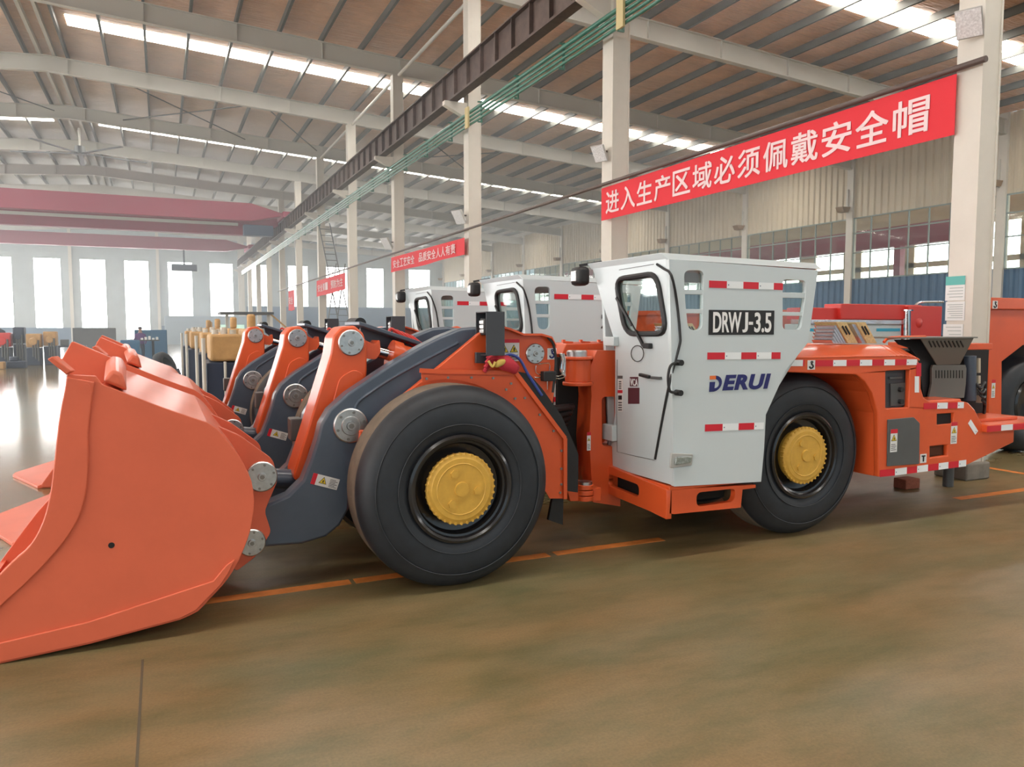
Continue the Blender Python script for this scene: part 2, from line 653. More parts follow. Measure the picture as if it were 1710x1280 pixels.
# green pipes on brackets
for k, (zz, r, d) in enumerate(((7.86, .05, 'topmost and thickest'), (7.74, .035, 'second from the top'), (7.63, .035, 'third from the top'), (7.52, .035, 'lowest'))):
    o = M().cyl((8.2, -2, zz), (8.2, 90, zz), r, seg=12).mk('pipe', GREENP)
    tag(o, 'green service pipe along the columns, %s of the bundle' % d, 'pipe', 'green service pipes')
for i in range(38):
    y = 1.0 + 2.4 * i
    o = M().box(8.22, 8.26, y - .03, y + .03, 7.42, 7.98).box(8.13, 8.27, y - .02, y + .02, 7.40, 7.44).box(8.13, 8.27, y - .02, y + .02, 7.94, 7.97).mk('pipe_hanger', GREENP, smooth=0)
    tag(o, 'small green hanger bracket clamping the pipe bundle', 'bracket', 'hangers along the green pipe bundle')
for j, y in enumerate((12.9, 21.0)):
    o = M().box(8.10, 8.15, y - .12, y + .12, 7.42, 8.0).mk('valve_plate', pm('cream_plate', (.55, .45, .22), .6), smooth=0)
    tag(o, 'cream plate hanging on the green pipes, %s one' % ('nearer' if j == 0 else 'farther'), 'plate')
# pipe rod carrying the banners
o = M().cyl((8.25, 5.7, 4.66), (8.25, 62, 4.50), .035, seg=12).mk('banner_rod', pm('brown_pipe', (.10, .07, .06), .5))
tag(o, 'thin brown pipe strung from column to column above the red banners', 'pipe')


# right wall: corrugated upper part, window band, blue lower part
def corrug(x, y0, y1, zb, zt, pitch=0.4, d=0.07):
    s = M()
    pts = []
    y = y0
    while y < y1 - 1e-3:
        pts += [(x, y), (x, y + pitch * .35), (x + d, y + pitch * .5), (x + d, y + pitch * .85)]
        y += pitch
    pts.append((x, y1))
    lo = [s.bm.verts.new((a, b, zb)) for a, b in pts]
    hi = [s.bm.verts.new((a, b, zt)) for a, b in pts]
    for i in range(len(pts) - 1):
        s.bm.faces.new((lo[i], lo[i + 1], hi[i + 1], hi[i]))
    return s


WZ0, WZ1 = 4.25, 7.38
struct(corrug(XR, -24, YF, WZ1, rz(XR)).mk('wall_right', BEIGE, smooth=0))
struct(corrug(XR, -24, YF, 0, WZ0).mk('wall_right_lower', BLUEW, smooth=0))
# band of glazing
for j in range(14):
    y0, y1 = CYS[j] + .2, CYS[j] + 7.8
    if y1 < 8: continue
    s = M()
    n = 7
    for q in range(n + 1):
        y = y0 + (y1 - y0) * q / n
        s.box(XR - .03, XR + .05, y - .025, y + .025, WZ0, WZ1)
    for z in (WZ0, 5.6, 6.6, WZ1):
        s.box(XR - .03, XR + .05, y0, y1, z - .03, z + .03)
    w = struct(s.mk(window(0), FRAMEG, smooth=0))
    g = M().box(XR + .0, XR + .012, y0, y1, WZ0, WZ1).mk('pane', GLASS, w, smooth=0, org=None)
    p = struct(M().box(XR - .12, XR + .2, CYS[j] - .2, CYS[j] + .2, 0, rz(XR)).mk('trim_%d' % (10 + j), COLM, smooth=0))
    f = thing('wall_lamp', (XR - .2, CYS[j] + .1, 8.0), 'small rusty wall lamp on the right hand wall, %s from the far wall' % ORD[13 - j], 'lamp', 'wall lamps on the right hand wall')
    M().prism([(XR - .75, 7.98), (XR - .15, 7.98), (XR - .3, 7.72), (XR - .6, 7.72)], CYS[j] - .1, CYS[j] + .35).mk('lamp_shade', pm('rusty_shade', (.3, .2, .12), .6), f, smooth=0)
    M().box(XR - .2, XR - .12, CYS[j] + .05, CYS[j] + .15, 7.7, 8.9).mk('bracket', BEAMM, f, smooth=0)
    free()
# neighbouring bay seen through the glazing
s = M()
s.box(46, 46.2, -24, YF, 0, 3.9).box(46, 46.2, -24, YF, 8.1, 11).box(46, 46.2, -24, YF, 5.7, 6.05)
for i in range(28):
    s.box(46, 46.2, -24 + i * 4.3, -22.4 + i * 4.3, 3.9, 8.1)
struct(s.mk('wall_far_right', BEIGE, smooth=0))
struct(M().box(46.3, 46.32, -24, YF, 3.9, 8.1).mk(window(0), WINM, smooth=0))
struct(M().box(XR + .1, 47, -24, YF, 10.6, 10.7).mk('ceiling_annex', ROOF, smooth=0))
o = M().box(37, 37.5, 26, 70, 6.3, 7.3).box(37, 37.6, 26, 70, 6.2, 6.3).box(37, 37.4, 30, 30.4, 0, 6.2).box(37, 37.4, 66, 66.4, 0, 6.2).mk('crane_girder', CRANE, smooth=0)
tag(o, 'red crane girder seen through the glazing of the right hand wall', 'crane')

# far wall with tall windows
WX = [(-13.906 - 2.6, -13.906), (-11.95, -9.52), (-7.71, -5.34), (-3.5, -1.15), (.82, 3.27), (5.15, 7.57), (9.52, 11.5), (13.75, 16.0), (18.2, 20.7), (23.1, 25.2), (28.48, 31.2)]
WBOT = [1.7, 1.2, .4, .4, 2.95, 2.95, 4.15, 4.15, 4.15, 4.15, 4.15]
s = M()
xs = XL
for i, (a, b) in enumerate(WX):
    s.box(xs, a, YF, YF + .25, 0, 9.0)
    s.box(a, b, YF, YF + .25, 0, WBOT[i])
    xs = b
s.box(xs, XR, YF, YF + .25, 0, 9.0)
s.box(XL, XR, YF, YF + .25, 9.0, 13.4)
for z in [2.2 + 1.05 * q for q in range(11)]:      # siding laps
    xs = XL
    for i, (a, b) in enumerate(WX + [(XR, XR)]):
        if z < 9: s.box(xs, a, YF - .03, YF, z, z + .08)
        xs = b
    if z >= 9: s.box(XL, XR, YF - .03, YF, z, z + .08)
struct(s.mk('wall_far', SIDING, smooth=0))
for i, (a, b) in enumerate(WX):
    w = struct(M().box(a, b, YF + .15, YF + .17, WBOT[i], 9.0).mk(window(0), WINM, smooth=0))
    f = M()
    for z in (WBOT[i] + .03, 8.6, 8.8, 8.97):
        f.box(a, b, YF + .08, YF + .12, z - .03, z + .03)
    f.mk('window_frame', FRAMEG, w, smooth=0)
struct(M().box(XL, -5.3, YF - .1, YF, 0, 1.7).box(.0, 9, YF - .1, YF, 0, 1.9).box(9, XR, YF - .1, YF, 0, 4.15).mk('wall_far_lower', BLUEW, smooth=0))
for i, x in enumerate((-8.6, -.2, 8.3)):
    struct(M().box(x - .15, x + .15, YF - .3, YF, 0, 12.6).mk('trim_%d' % (30 + i), COLM, smooth=0))
# left wall (out of the picture) with its own windows
s = M()
s.box(XL - .2, XL, YB, YF, 0, 1.2).box(XL - .2, XL, YB, YF, 8.5, 11.6)
for i in range(25):
    s.box(XL - .2, XL, YB + i * 4.9, YB + i * 4.9 + 2.2, 1.2, 8.5)
struct(s.mk('wall_left', SIDING, smooth=0))
struct(M().box(XL - .32, XL - .3, YB, YF, 1.2, 8.5).mk(window(0), WINM, smooth=0))


# bridge cranes
def crane(y, zt, zb, label, z2):
    c = thing('bridge_crane', (RX, y, zb), label, 'crane', 'red bridge cranes')
    s = M()
    a, b = -16.4, 7.8
    s.poly([(a, y - .35, zt - .5), (a, y - .35, zt), (b - 2, y - .35, zt), (b, y - .35, zt - .55), (b, y - .35, zb + .45), (b - 2, y - .35, zb)] + [(a, y - .35, zb)],
           [(a, y + .35, zt - .5), (a, y + .35, zt), (b - 2, y + .35, zt), (b, y + .35, zt - .55), (b, y + .35, zb + .45), (b - 2, y + .35, zb)] + [(a, y + .35, zb)])
    s.mk('girder', CRANE, c, bev=.03)
    if z2:
        s = M().poly([(a, y + 1.6, z2), (a, y + 1.6, zt - .1), (b - 2, y + 1.6, zt - .1), (b, y + 1.6, zt - .7), (b, y + 1.6, zb), (b - 2, y + 1.6, z2)],
                     [(a, y + 2.3, z2), (a, y + 2.3, zt - .1), (b - 2, y + 2.3, zt - .1), (b, y + 2.3, zt - .7), (b, y + 2.3, zb), (b - 2, y + 2.3, z2)])
        s.mk('girder', CRANE, c, bev=.03)
        M().box(5.2, 7.1, y - 1.2, y - .4, zb - 1.05, zb - .35).mk('drive_box', NAVYB, c, bev=.03)
        M().box(-16, 5.0, y + .6, y + .7, zb - .25, zb - .05).mk('walkway', BEAMM, c, smooth=0)
    M().box(7.75, 8.25, y - 1.3, y + 3.2, 9.21, 9.6).mk('end_carriage', CRANE, c, bev=.03)
    free()


crane(56, 10.15, 8.95, 'nearer red bridge crane spanning the hall with twin girders', 8.2)
crane(79, 10.05, 8.95, 'farther red bridge crane spanning the hall, seen below the nearer one', None)
o = M().box(1.0, 3.2, 78.6, 79.4, 7.0, 7.6).cyl((2.1, 79, 7.6), (2.1, 79, 8.95), .08).mk('hoist_trolley', NAVYB, bev=.03)
tag(o, 'dark hoist trolley hanging under the farther red crane', 'hoist')

# big ceiling fan at the ridge
c = thing('ceiling_fan', (-3.9, 50.3, 11.6), 'large dark ceiling fan with long blades hanging from the ridge', 'fan')
M().cyl((-3.9, 50.3, 11.9), (-3.9, 50.3, 12.9), .06).mk('downrod', BEAMM, c)
M().cyl((-3.9, 50.3, 11.45), (-3.9, 50.3, 11.9), .35, .25).mk('motor', GREY, c)
for k in range(5):
    a = math.radians(72 * k + 20)
    d = V((math.cos(a), math.sin(a), 0))
    p = V((-3.9, 50.3, 11.5))
    M().beam(p + d * .3, p + d * 3.6, .22, .03).mk('blade', pm('fan_blade', (.09, .10, .11), .5), c, smooth=0)
free()
# cross bracing rods under the roof
for k, (xa, ya, xb, yb) in enumerate(((-1.5, 38.2, 4.5, 45.6), (4.5, 38.2, -1.5, 45.6), (4.6, 38.2, 8.4, 45.6), (-9, 38.2, -4.6, 45.6), (12, 38, 18, 45.6), (18, 38.2, 12, 45.6))):
    o = M().cyl((xa, ya, rz(xa) - .6), (xb, yb, rz(xb) - .6), .03, seg=6).mk('bracing_rod', PURL)
    tag(o, 'thin steel cross bracing rod under the roof, %s of the six from the left' % ORD[[3, 1, 2, 0, 4, 5][k] if False else k], 'rod', 'bracing rods under the roof')
# slanting struts at the column tops
for k, y in enumerate((21.8, 29.8, 37.8)):
    o = M().cyl((8.6, y + .3, 11.42), (8.6, y + 7.65, 11.42), .06, seg=12).mk('tie_tube', BEAMM)
    tag(o, 'pale tie tube between the column tops, %s of the three from the camera' % ORD[k], 'tube')


# ladders crossing between far columns
def ladder(p, q, w, label):
    p, q = V(p), V(q)
    p = q + (p - q) * (q.z / (q.z - p.z))
    s = M()
    ax = V((1, 0, 0))
    s.beam(p - ax * w / 2, q - ax * w / 2, .07, .05).beam(p + ax * w / 2, q + ax * w / 2, .07, .05)
    n = int((q - p).length / .35)
    for i in range(1, n):
        t = p.lerp(q, i / n)
        s.beam(t - ax * w / 2, t + ax * w / 2, .04, .04)
    tag(s.mk('ladder', pm('ladder_steel', (.12, .13, .13), .5), smooth=0), label, 'ladder')


ladder(aty(579, 560, 44.5), aty(541, 372, 44.5), .62, 'tall dark ladder leaning steeply against a column beyond the loaders')
ladder(aty(552, 560, 43.6), aty(569, 440, 43.6), .5, 'shorter pale ladder crossing in front of the tall dark one')

# ------------------------------------------------------------------ banners
ZUP = (0, 0, 1)
EXB = (0, -1, 0)


def banner(y_near, y_far, zt_n, zb_n, zt_f, zb_f, s, label, ty0, ty1, hz, curl):
    c = thing('banner', (8.27, (y_near + y_far) / 2, zb_n), label, 'banner', 'red slogan banners on the columns')
    n = 40
    mm = M()
    front, back = [], []
    for i in range(n + 1):
        t = i / n
        y = y_near + (y_far - y_near) * t
        zt, zb = zt_n + (zt_f - zt_n) * t, zb_n + (zb_f - zb_n) * t
        w = curl * math.sin(t * 17) * .6
        front.append((mm.bm.verts.new((8.265 + w * .3, y, zt)), mm.bm.verts.new((8.265 + w, y, zb + curl * .5 * math.sin(t * 9)))))
        back.append((mm.bm.verts.new((8.27 + w * .3, y, zt)), mm.bm.verts.new((8.27 + w, y, zb + curl * .5 * math.sin(t * 9)))))
    for q in (front, back):
        for a, b in zip(q, q[1:]):
            mm.bm.faces.new((a[0], b[0], b[1], a[1]))
    mm.mk('cloth', BANNER, c)
    # lettering left to right = far to near
    L = len(s)
    for i, ch in enumerate(s):
        if ch == ' ': continue
        ya = ty1 + (ty0 - ty1) * (i + .06) / L
        w = abs(ty1 - ty0) / L * .86
        t = (ya - y_near) / (y_far - y_near)
        zt, zb = zt_n + (zt_f - zt_n) * t, zb_n + (zb_f - zb_n) * t
        zz = (zt + zb) / 2 - hz / 2
        text('character', ch, frame((8.258 - curl * .7, ya, zz), EXB, ZUP), w, hz, BTEXT, c, bold=0, heavy=.028)
    free()


banner(6.05, 13.78, 4.605, 3.93, 4.57, 3.92, '进入生产区域必须佩戴安全帽', 'long red banner with pale lettering stretched between the two nearest columns', 6.33, 13.62, .42, .0)
banner(21.62, 29.62, 4.40, 3.90, 4.46, 3.88, '安全工艺安全 品质安全人人有责', 'small faded red banner with two part slogan beyond the cabs', 22.3, 29.3, .30, .03)
banner(37.95, 45.6, 4.42, 3.6, 4.42, 3.5, '安全第一 预防为主', 'pale pink washed out banner deep in the hall', 38.4, 45.2, .40, .03)
banner(54.0, 56.5, 4.3, 2.9, 4.3, 2.9, '安全', 'farthest tiny pink banner end by a distant column', 54.3, 56.3, .5, .05)


# floodlights on the columns
def flood(px, py_, pz_, sc, label, face=8.395):
    c = thing('floodlight', (px, py_, pz_), label, 'lamp', 'floodlights on the columns')
    n = V((-.75, -.35, -.55)).normalized()
    e1 = n.cross(V((0, 0, 1))).normalized()
    e2 = e1.cross(n)
    o = V((px, py_, pz_)) + V((-.3, -.1, 0)) * sc
    q = [e1 * -.22 + e2 * -.26, e1 * .22 + e2 * -.26, e1 * .22 + e2 * .26, e1 * -.22 + e2 * .26]
    M().poly([o + k * sc for k in q], [o + k * sc * .8 - n * .12 * sc for k in q]).mk('housing', pm('lamp_housing', (.45, .44, .42), .4), c, bev=.01)
    M().poly([o + k * sc * .9 + n * .002 for k in q], [o + k * sc * .9 + n * .01 for k in q]).mk('lamp_lens', LENS, c, smooth=0)
    M().beam(o - n * .1 * sc, V((face, py_, pz_ + .08)), .04, .04).mk('bracket', RUST, c, smooth=0)
    free()


flood(8.30, 5.88, 5.05, .62, 'white square floodlight on the nearest column above the banner rod', 8.32)
flood(8.38, 13.8, 5.25, .7, 'small floodlight on the column at the left end of the long banner')
flood(8.38, 21.8, 5.0, .9, 'small floodlight on the column at the near end of the faded banner')
flood(8.38, 29.8, 5.0, 1.0, 'small floodlight on the column at the far end of the faded banner')

# posters on the near column


def poster(u0, v0, u1, v1, label, rows, hd):
    a, b = atx(u0, v1, 8.323), atx(u1, v0, 8.323)
    y1, y0, z0, z1 = a.y, b.y, a.z, b.z
    c = thing('poster', (8.322, (y0 + y1) / 2, z0), label, 'poster', 'paper posters on the nearest column')
    M().box(8.315, 8.322, y0, y1, z0, z1).mk('sheet', STICKER, c, smooth=0)
    if hd:
        M().box(8.312, 8.315, y0, y1, z1 - hd, z1).mk('heading_band', TEAL, c, smooth=0)
    s = M()
    zz = z1 - hd - .03
    for r in range(rows):
        zr = zz - r * (z1 - z0 - hd - .04) / rows
        s.box(8.313, 8.315, y0 + .02, y1 - random.uniform(.02, .08), zr - .008, zr)
    s.mk('printed_lines', pm('faint_print', (.35, .40, .38), .6), c, smooth=0)
    free()


poster(1579, 460, 1613, 502, 'upper paper poster with a teal heading on the nearest column', 4, .1)
poster(1579, 503, 1612, 535, 'middle printed paper sheet on the nearest column below the teal heading', 7, 0)
poster(1575, 541, 1609, 565, 'lowest crinkled clear sleeve poster on the nearest column', 3, 0)

# ------------------------------------------------------------------ the loaders
LO = (3.5, 5.6, 0.0)
YC = 5.6
nearest = thing('underground_loader', LO, 'nearest orange loader with white cab, whose big bucket fills the lower left', 'loader', 'parked orange loaders with white cabs')


def mir(y):
    return 2 * YC - y


def pins(s, c, r, th, nb=6, dirn=-1, cap=None):
    """round steel pin cover with bolt heads on a plate; s is an M, c the centre on the plate face"""
    c = V(c)
    d = V((0, dirn, 0))
    s.lathe([(0, th), (r * .93, th), (r, th * .7), (r, 0)], c, d, 40)
    s.lathe([(0, th * 1.9), (r * .24, th * 1.9), (r * .27, th * 1.5), (r * .27, th)], c, d, 24)
    for k in range(nb):
        a = 2 * math.pi * k / nb + .3
        p = c + V((math.cos(a) * r * .78, 0, math.sin(a) * r * .78)) + d * th
        s.mi = 1
        s.cyl(p, p + d * .010, r * .085, seg=6)
    s.cyl(c + d * th, c + d * th * 2.1, r * .16, seg=6)
    s.mi = 0


# ---- wheels
def wheel(x, y, z, out, yaw=0):
    """out = -1: outer face towards -Y"""
    c = V((x, y, z))
    ax = (0, -out, 0)
    s = M()
    prof = [(.335, .07), (.352, .03), (.40, .006), (.46, .0), (.53, .003), (.60, .022), (.648, .06), (.672, .098), (.682, .125), (.684, .15),
            (.684, .34), (.676, .37), (.65, .405), (.60, .435), (.50, .45), (.38, .44), (.34, .40)]
    s.mi = [0, 0, 0, 0, 0, 0, 0, 0, 1, 1, 1, 1, 0, 0, 0, 0, 0]
    s.lathe(prof, c, ax, 96, closed=True)
    t = s.mk('tyre', [TYRE, TREAD], nearest, org=c, smooth=60)
    s = M()
    for r, a in ((.575, .012), (.43, .0)):
        s.lathe([(r - .004, a - .003), (r, a - .006), (r + .004, a - .003), (r, a + .01)], c, ax, 96, closed=True)
    s.mk('sidewall_ring', TYRE, t, smooth=60, org=c).location = (0, 0, 0)
    s = M()
    s.lathe([(.372, .028), (.362, .004), (.345, -.004), (.33, .004), (.322, .03), (.308, .034), (.300, .05), (.292, .09), (.25, .10), (.001, .10), (.001, .4), (.34, .4), (.345, .05)], c, ax, 72)
    s.mk('rim', BLACKG, t, smooth=30, org=c).location = (0, 0, 0)
    s = M()
    s.lathe([(.001, .0), (.205, .0), (.213, .006), (.232, .010), (.238, .016), (.238, .04), (.215, .05), (.21, .11)], c, ax, 60)
    for k in range(36):
        a = 2 * math.pi * k / 36
        p = c + V((math.cos(a) * .232, 0, math.sin(a) * .232)) + V(ax) * .004
        s.cyl(p, p + V(ax) * .04, .010, seg=6)
    s.cyl(c + V(ax) * .0, c - V(ax) * .012, .05, .047, 24)
    for a in (115, 235, 350):
        a = math.radians(a)
        p = c + V((math.cos(a) * .115, 0, math.sin(a) * .115))
        s.cyl(p, p - V(ax) * .010, .03, seg=6)
    s.lathe([(.165, .0), (.17, -.004), (.175, .0)], c, ax, 48)
    s.mk('hub', YELLOW, t, smooth=30, org=c).location = (0, 0, 0)
    return t


wheel(1.77, 4.70, .684, -1)
wheel(1.77, mir(4.70), .684, 1)
wheel(4.85, 4.765, .684, -1)
wheel(4.85, mir(4.765), .684, 1)

# ---- bucket
BY0, BY1 = 4.65, 6.55
edge = [(-1.12, .0), (-1.0, .0), (-.82, .0), (-.407, .034), (.043, .095), (.14, .13)] + xz([(350, 1000), (371, 978), (388, 955), (400, 933), (414, 899), (421.5, 869), (424.5, 836), (420, 803), (410, 780), (396, 756), (375, 730), (362, 716), (346, 705), (320, 696.5), (270, 679), (230, 664)], BY0) + [(-.30, 1.445), (-.33, 1.49), (-.461, 1.502)]
front = [(-.475, 1.42), (-.501, 1.297), (-.522, 1.15), (-.54, 1.014), (-.562, .87), (-.60, .73), (-.663, .611), (-.75, .53), (-.86, .41), (-.98, .25), (-1.12, .05)]


def spline(pts, sub=4):
    out = []
    E = [V(pts[0]) * 2 - V(pts[1])] + [V(p) for p in pts] + [V(pts[-1]) * 2 - V(pts[-2])]
    for i in range(1, len(E) - 2):
        for k in range(sub):
            t = k / sub
            a, b, c, d = E[i - 1:i + 3]
            q = 0.5 * (2 * b + (c - a) * t + (2 * a - 5 * b + 4 * c - d) * t * t + (3 * b - a - 3 * c + d) * t ** 3)
            out.append((q.x, q.y))
    out.append(tuple(pts[-1]))
    return out


edge = edge[:4] + spline(edge[4:19], 2) + edge[19:]
front = spline(front, 3)
inner = []
cenx, cenz = -.45, .75
for x, z in edge[:-2]:
    d = V((cenx - x, cenz - z)).normalized()
    inner.append((x + d.x * .035, z + d.y * .035))
inner[0] = (-1.12, .035); inner[1] = (-1.0, .035); inner[2] = (-.82, .035)
s = M()
n = len(inner)
for i in range(n - 1):
    s.prism([edge[i], edge[i + 1], inner[i + 1], inner[i]], BY0 + .03, BY1 - .03)
bmesh.ops.remove_doubles(s.bm, verts=s.bm.verts, dist=1e-4)
bucket = s.mk('bucket', BUCKETO, nearest, smooth=50)
# cutter plates, wear strips, weld seams, mounting lugs are pieces of the bucket
for y0, y1, side in ((BY0, BY0 + .03, -1), (BY1 - .03, BY1, 1)):
    M().prism(edge + front, y0, y1).mk('side_plate', BUCKETO, bucket, bev=.004, smooth=30)
    yo, yi = (y0 - .014, y0) if side < 0 else (y1, y1 + .014)
    weld = [(-.335, 1.46), (-.352, 1.35), (-.372, 1.2), (-.378, 1.05), (-.39, .90), (-.42, .77), (-.475, .66), (-.557, .55), (-.68, .42), (-.80, .31), (-.90, .18), (-.96, .06)]
    weld = spline(weld, 3)
    M().prism([(-.461, 1.490)] + front + [(-1.12, .01), (-.98, .01)] + weld[::-1], yo, yi).mk('cutter_plate', BUCKETO, bucket, bev=.006, smooth=30)
    M().prism([(-.93, .012), (-.82, .012), (-.407, .046), (.043, .107), (.13, .142), (.19, .2), (.265, .27), (.31, .335), (.345, .41), (.30, .385), (.225, .30), (-.407, .162), (-.82, .115), (-.93, .105)], yo, yi).mk('wear_strip', BUCKETO, bucket, bev=.005, smooth=30)
    yy = y0 - .002 if side < 0 else y1 + .002
    M().cyl((-.285, yy, .566), (-.285, yy + .004, .566), .016).mk('drain_hole', DARK, bucket)
    M().cyl((-.375, yo - .004, 1.43), (-.375, yi, 1.43), .022).mk('bolt', BUCKETO, bucket)
# spill guard on the top edge: end plate on the far side and the rib across
ear = xz([(96, 606), (103, 600), (120, 569), (189, 598), (206, 604), (196, 632), (170, 640), (120, 632)], BY1 - .12)
M().prism(rounded(ear, .02), BY1 - .12, BY1 - .06).mk('spill_guard', BUCKETO, bucket, bev=.006, smooth=30)
s = M()
s.poly([(-.30, BY0 + .02, 1.46), (-.25, BY0 + .02, 1.525), (-.20, BY0 + .02, 1.50), (-.18, BY0 + .02, 1.40)],
       [(-.40, BY1, 1.49), (-.345, BY1, 1.535), (-.285, BY1, 1.52), (-.25, BY1, 1.44)])
s.mk('guard_rib', BUCKETO, bucket, bev=.02, smooth=30)
s = M()
s.poly([(-.46, BY0 - .03, 1.50), (-.44, BY0 - .03, 1.52), (-.52, BY0 - .03, 1.60), (-.545, BY0 - .03, 1.585)],
       [(-.46, BY0 + .03, 1.50), (-.42, BY0 + .03, 1.52), (-.50, BY0 + .03, 1.60), (-.545, BY0 + .03, 1.585)])
s.mk('lip_bar', BUCKETO, bucket, bev=.006, smooth=30)
# cutting edge with a blunt point in the middle
s = M()
yc_ = (BY0 + BY1) / 2
s.poly([(-1.08, BY0, .0), (-1.08, BY1, .0), (-1.16, BY1, .0), (-1.52, yc_ + .08, 0), (-1.52, yc_ - .08, 0), (-1.16, BY0, .0)],
       [(-1.08, BY0, .06), (-1.08, BY1, .06), (-1.16, BY1, .03), (-1.52, yc_ + .08, .03), (-1.52, yc_ - .08, .03), (-1.16, BY0, .03)])
s.mk('cutting_edge', BUCKETO, bucket, bev=.004, smooth=30)
LUG = rounded(xz([(318, 690), (400, 726), (454, 765), (462, 798), (440, 850), (451, 884), (425, 925), (392, 950), (370, 900), (360, 780)], 5.2), .03)
for y in (5.14, 5.88):
    M().prism(LUG, y, y + .08).mk('mounting_lug', BUCKETO, bucket, bev=.006, smooth=30)
for (u, v, r) in ((437, 795, .098), (420, 905, .088)):
    p = aty(u, v, 5.14)
    s = M()
    pins(s, (p.x, 5.14, p.z), r, .018)
    s.mk('pin_cover', [STEEL, BOLT], bucket, smooth=30)

# ---- boom
AY0, AY1 = 5.20, 5.36
arm = xz([(430, 914), (430, 850), (455, 838), (481, 827), (506, 802), (518, 771), (530, 734), (536, 708), (550, 684), (581, 656), (605, 640), (650, 610), (700, 580), (735, 562), (770, 548), (800, 545), (880, 560), (915, 585), (900, 615), (860, 620), (790, 567), (735, 612), (675, 660), (630, 712), (600, 762), (586, 810), (583, 850), (568, 877), (545, 896), (505, 908), (470, 911)], AY0)
boom = M().prism(arm, AY0, AY1).mk('boom_arm', SLATE, nearest, bev=.018, smooth=30)
far = M().prism(arm, mir(AY1), mir(AY0)).mk('boom_arm', SLATE, nearest, bev=.018, smooth=30)
s = M()
p, q = aty(640, 640, 5.36), aty(540, 760, 5.36)
s.cyl((1.106, AY1, 1.0), (1.106, mir(AY1), 1.0), .13)
s.mk('cross_tube', SLATE, nearest)
s = M()
pts = [V((p.x, AY0 - .002, p.z)) for p in [aty(u, v, AY0) for u, v in ((592, 688), (597, 672), (618, 655), (660, 628), (715, 598), (765, 572))]]
s.tube(pts, .012, 8)
s.mk('weld_bead', SLATE, boom)
p = aty(585, 710, AY0)
PM = (p.x, AY0, p.z)
s = M()
pins(s, PM, .118, .02)
s.lathe([(.05, .034), (.062, .034), (.066, .028), (.066, .018)], PM, (0, -1, 0), 32)
s.mk('pin_cover', [STEEL, BOLT], boom, smooth=30)
# warning label on the arm
e1 = (aty(566, 797, AY0) - aty(523, 786, AY0)).normalized()
e2 = V((0, 0, 1)) - e1 * e1.z
pl = aty(518, 807, AY0 - .002)
fr = frame((pl.x, AY0 - .002, pl.z), e1, V((-e1.z, 0, e1.x)))


def warn(parent, fr, w, h, vertical=False):
    """paper warning label: red heading, yellow triangle, lines"""
    lab = M()
    T = lambda x, y, z=0.0: fr @ V((x, y, z))
    def quad(x0, y0, x1, y1, d, mi):
        lab.mi = mi
        lab.poly([T(x0, y0, d), T(x1, y0, d), T(x1, y1, d), T(x0, y1, d)], [T(x0, y0, d - .001), T(x1, y0, d - .001), T(x1, y1, d - .001), T(x0, y1, d - .001)])
    def tri(cx, cy, r, d, mi):
        lab.mi = mi
        q = [(cx + r * math.sin(a), cy + r * math.cos(a)) for a in (0, 2.094, 4.189)]
        lab.poly([T(x, y, d) for x, y in q], [T(x, y, d - .001) for x, y in q])
    quad(0, 0, w, h, .001, 0)
    if vertical:
        quad(0, h * .82, w, h, .002, 1)
        cx, cy, r = w / 2, h * .58, w * .45
        rows = [(w * .12, h * (.08 + .08 * i), w * (.85 - .1 * (i % 2)), h * (.11 + .08 * i)) for i in range(4)]
    else:
        quad(0, 0, w * .16, h, .002, 1)
        cx, cy, r = w * .42, h * .46, h * .42
        rows = [(w * .66, h * (.12 + .13 * i), w * (.95 - .08 * (i % 2)), h * (.17 + .13 * i)) for i in range(6)]
    tri(cx, cy, r, .002, 2)
    tri(cx, cy, r * .80, .003, 3)
    quad(cx - r * .1, cy - r * .25, cx + r * .14, cy + r * .3, .004, 2)
    for x0, y0, x1, y1 in rows:
        quad(x0, y0, x1, y1, .002, 4)
    return lab.mk('warning_label', [STICKER, TRED, BLACK, SIGNY, GREY], parent, smooth=0)


warn(boom, fr, .185, .075)

# ---- bell crank with its steel cover, link and tilt cylinder
CY0, CY1 = 5.45, 5.76
crank = rounded(xz([(552, 592), (556, 562), (570, 546), (592, 543), (607, 556), (613, 578), (613, 622), (600, 690), (545, 730), (520, 745), (506, 798), (493, 803), (490, 792), (522, 690)], CY0), .02)
bc = M().prism(crank, CY0, CY1).mk('bell_crank', ORANGE, nearest, bev=.025, smooth=35)
p = aty(586, 572, CY0)
s = M()
pins(s, (p.x, CY0, p.z), .092, .018)
s.mk('pin_cover', [STEEL, BOLT], bc, smooth=30)
s = M()
rp = rounded(xz([(556, 668), (566, 630), (590, 616), (606, 622), (606, 660), (580, 700), (548, 715)], CY0), .04)
s.prism(rp, CY0 - .012, CY0)
s.mk('stiffener_plate', ORANGE, bc, bev=.008)
a, b = aty(495, 800, 5.6), aty(437, 797, 5.6)
M().cyl(a, b, .07).mk('bucket_link', SLATE, nearest)
s = M()
q0, q1 = aty(484, 735, 5.9), aty(503, 697, 5.9)
s.box(q0.x, q1.x, 5.84, 6.0, q0.z, q1.z)
s.mk('stop_block', GREY, nearest, bev=.01)
d0, d1, d2 = aty(600, 578, 5.6), aty(657, 594, 5.6), aty(800, 634, 5.6)
M().cyl(d0, d1, .045).mk('cylinder_rod', CHROME, nearest)
cb = M().cyl(d1, d2, .10).cyl(d1 + (d0 - d1) * .12, d1 + (d2 - d1) * .06, .115).mk('tilt_cylinder', ORANGE, nearest)
M().prism(rounded(xz([(606, 566), (626, 575), (634, 566), (636, 588), (628, 600), (606, 598)], 5.5), .02), 5.5, 5.7).mk('clevis', ORANGE, cb, bev=.01)
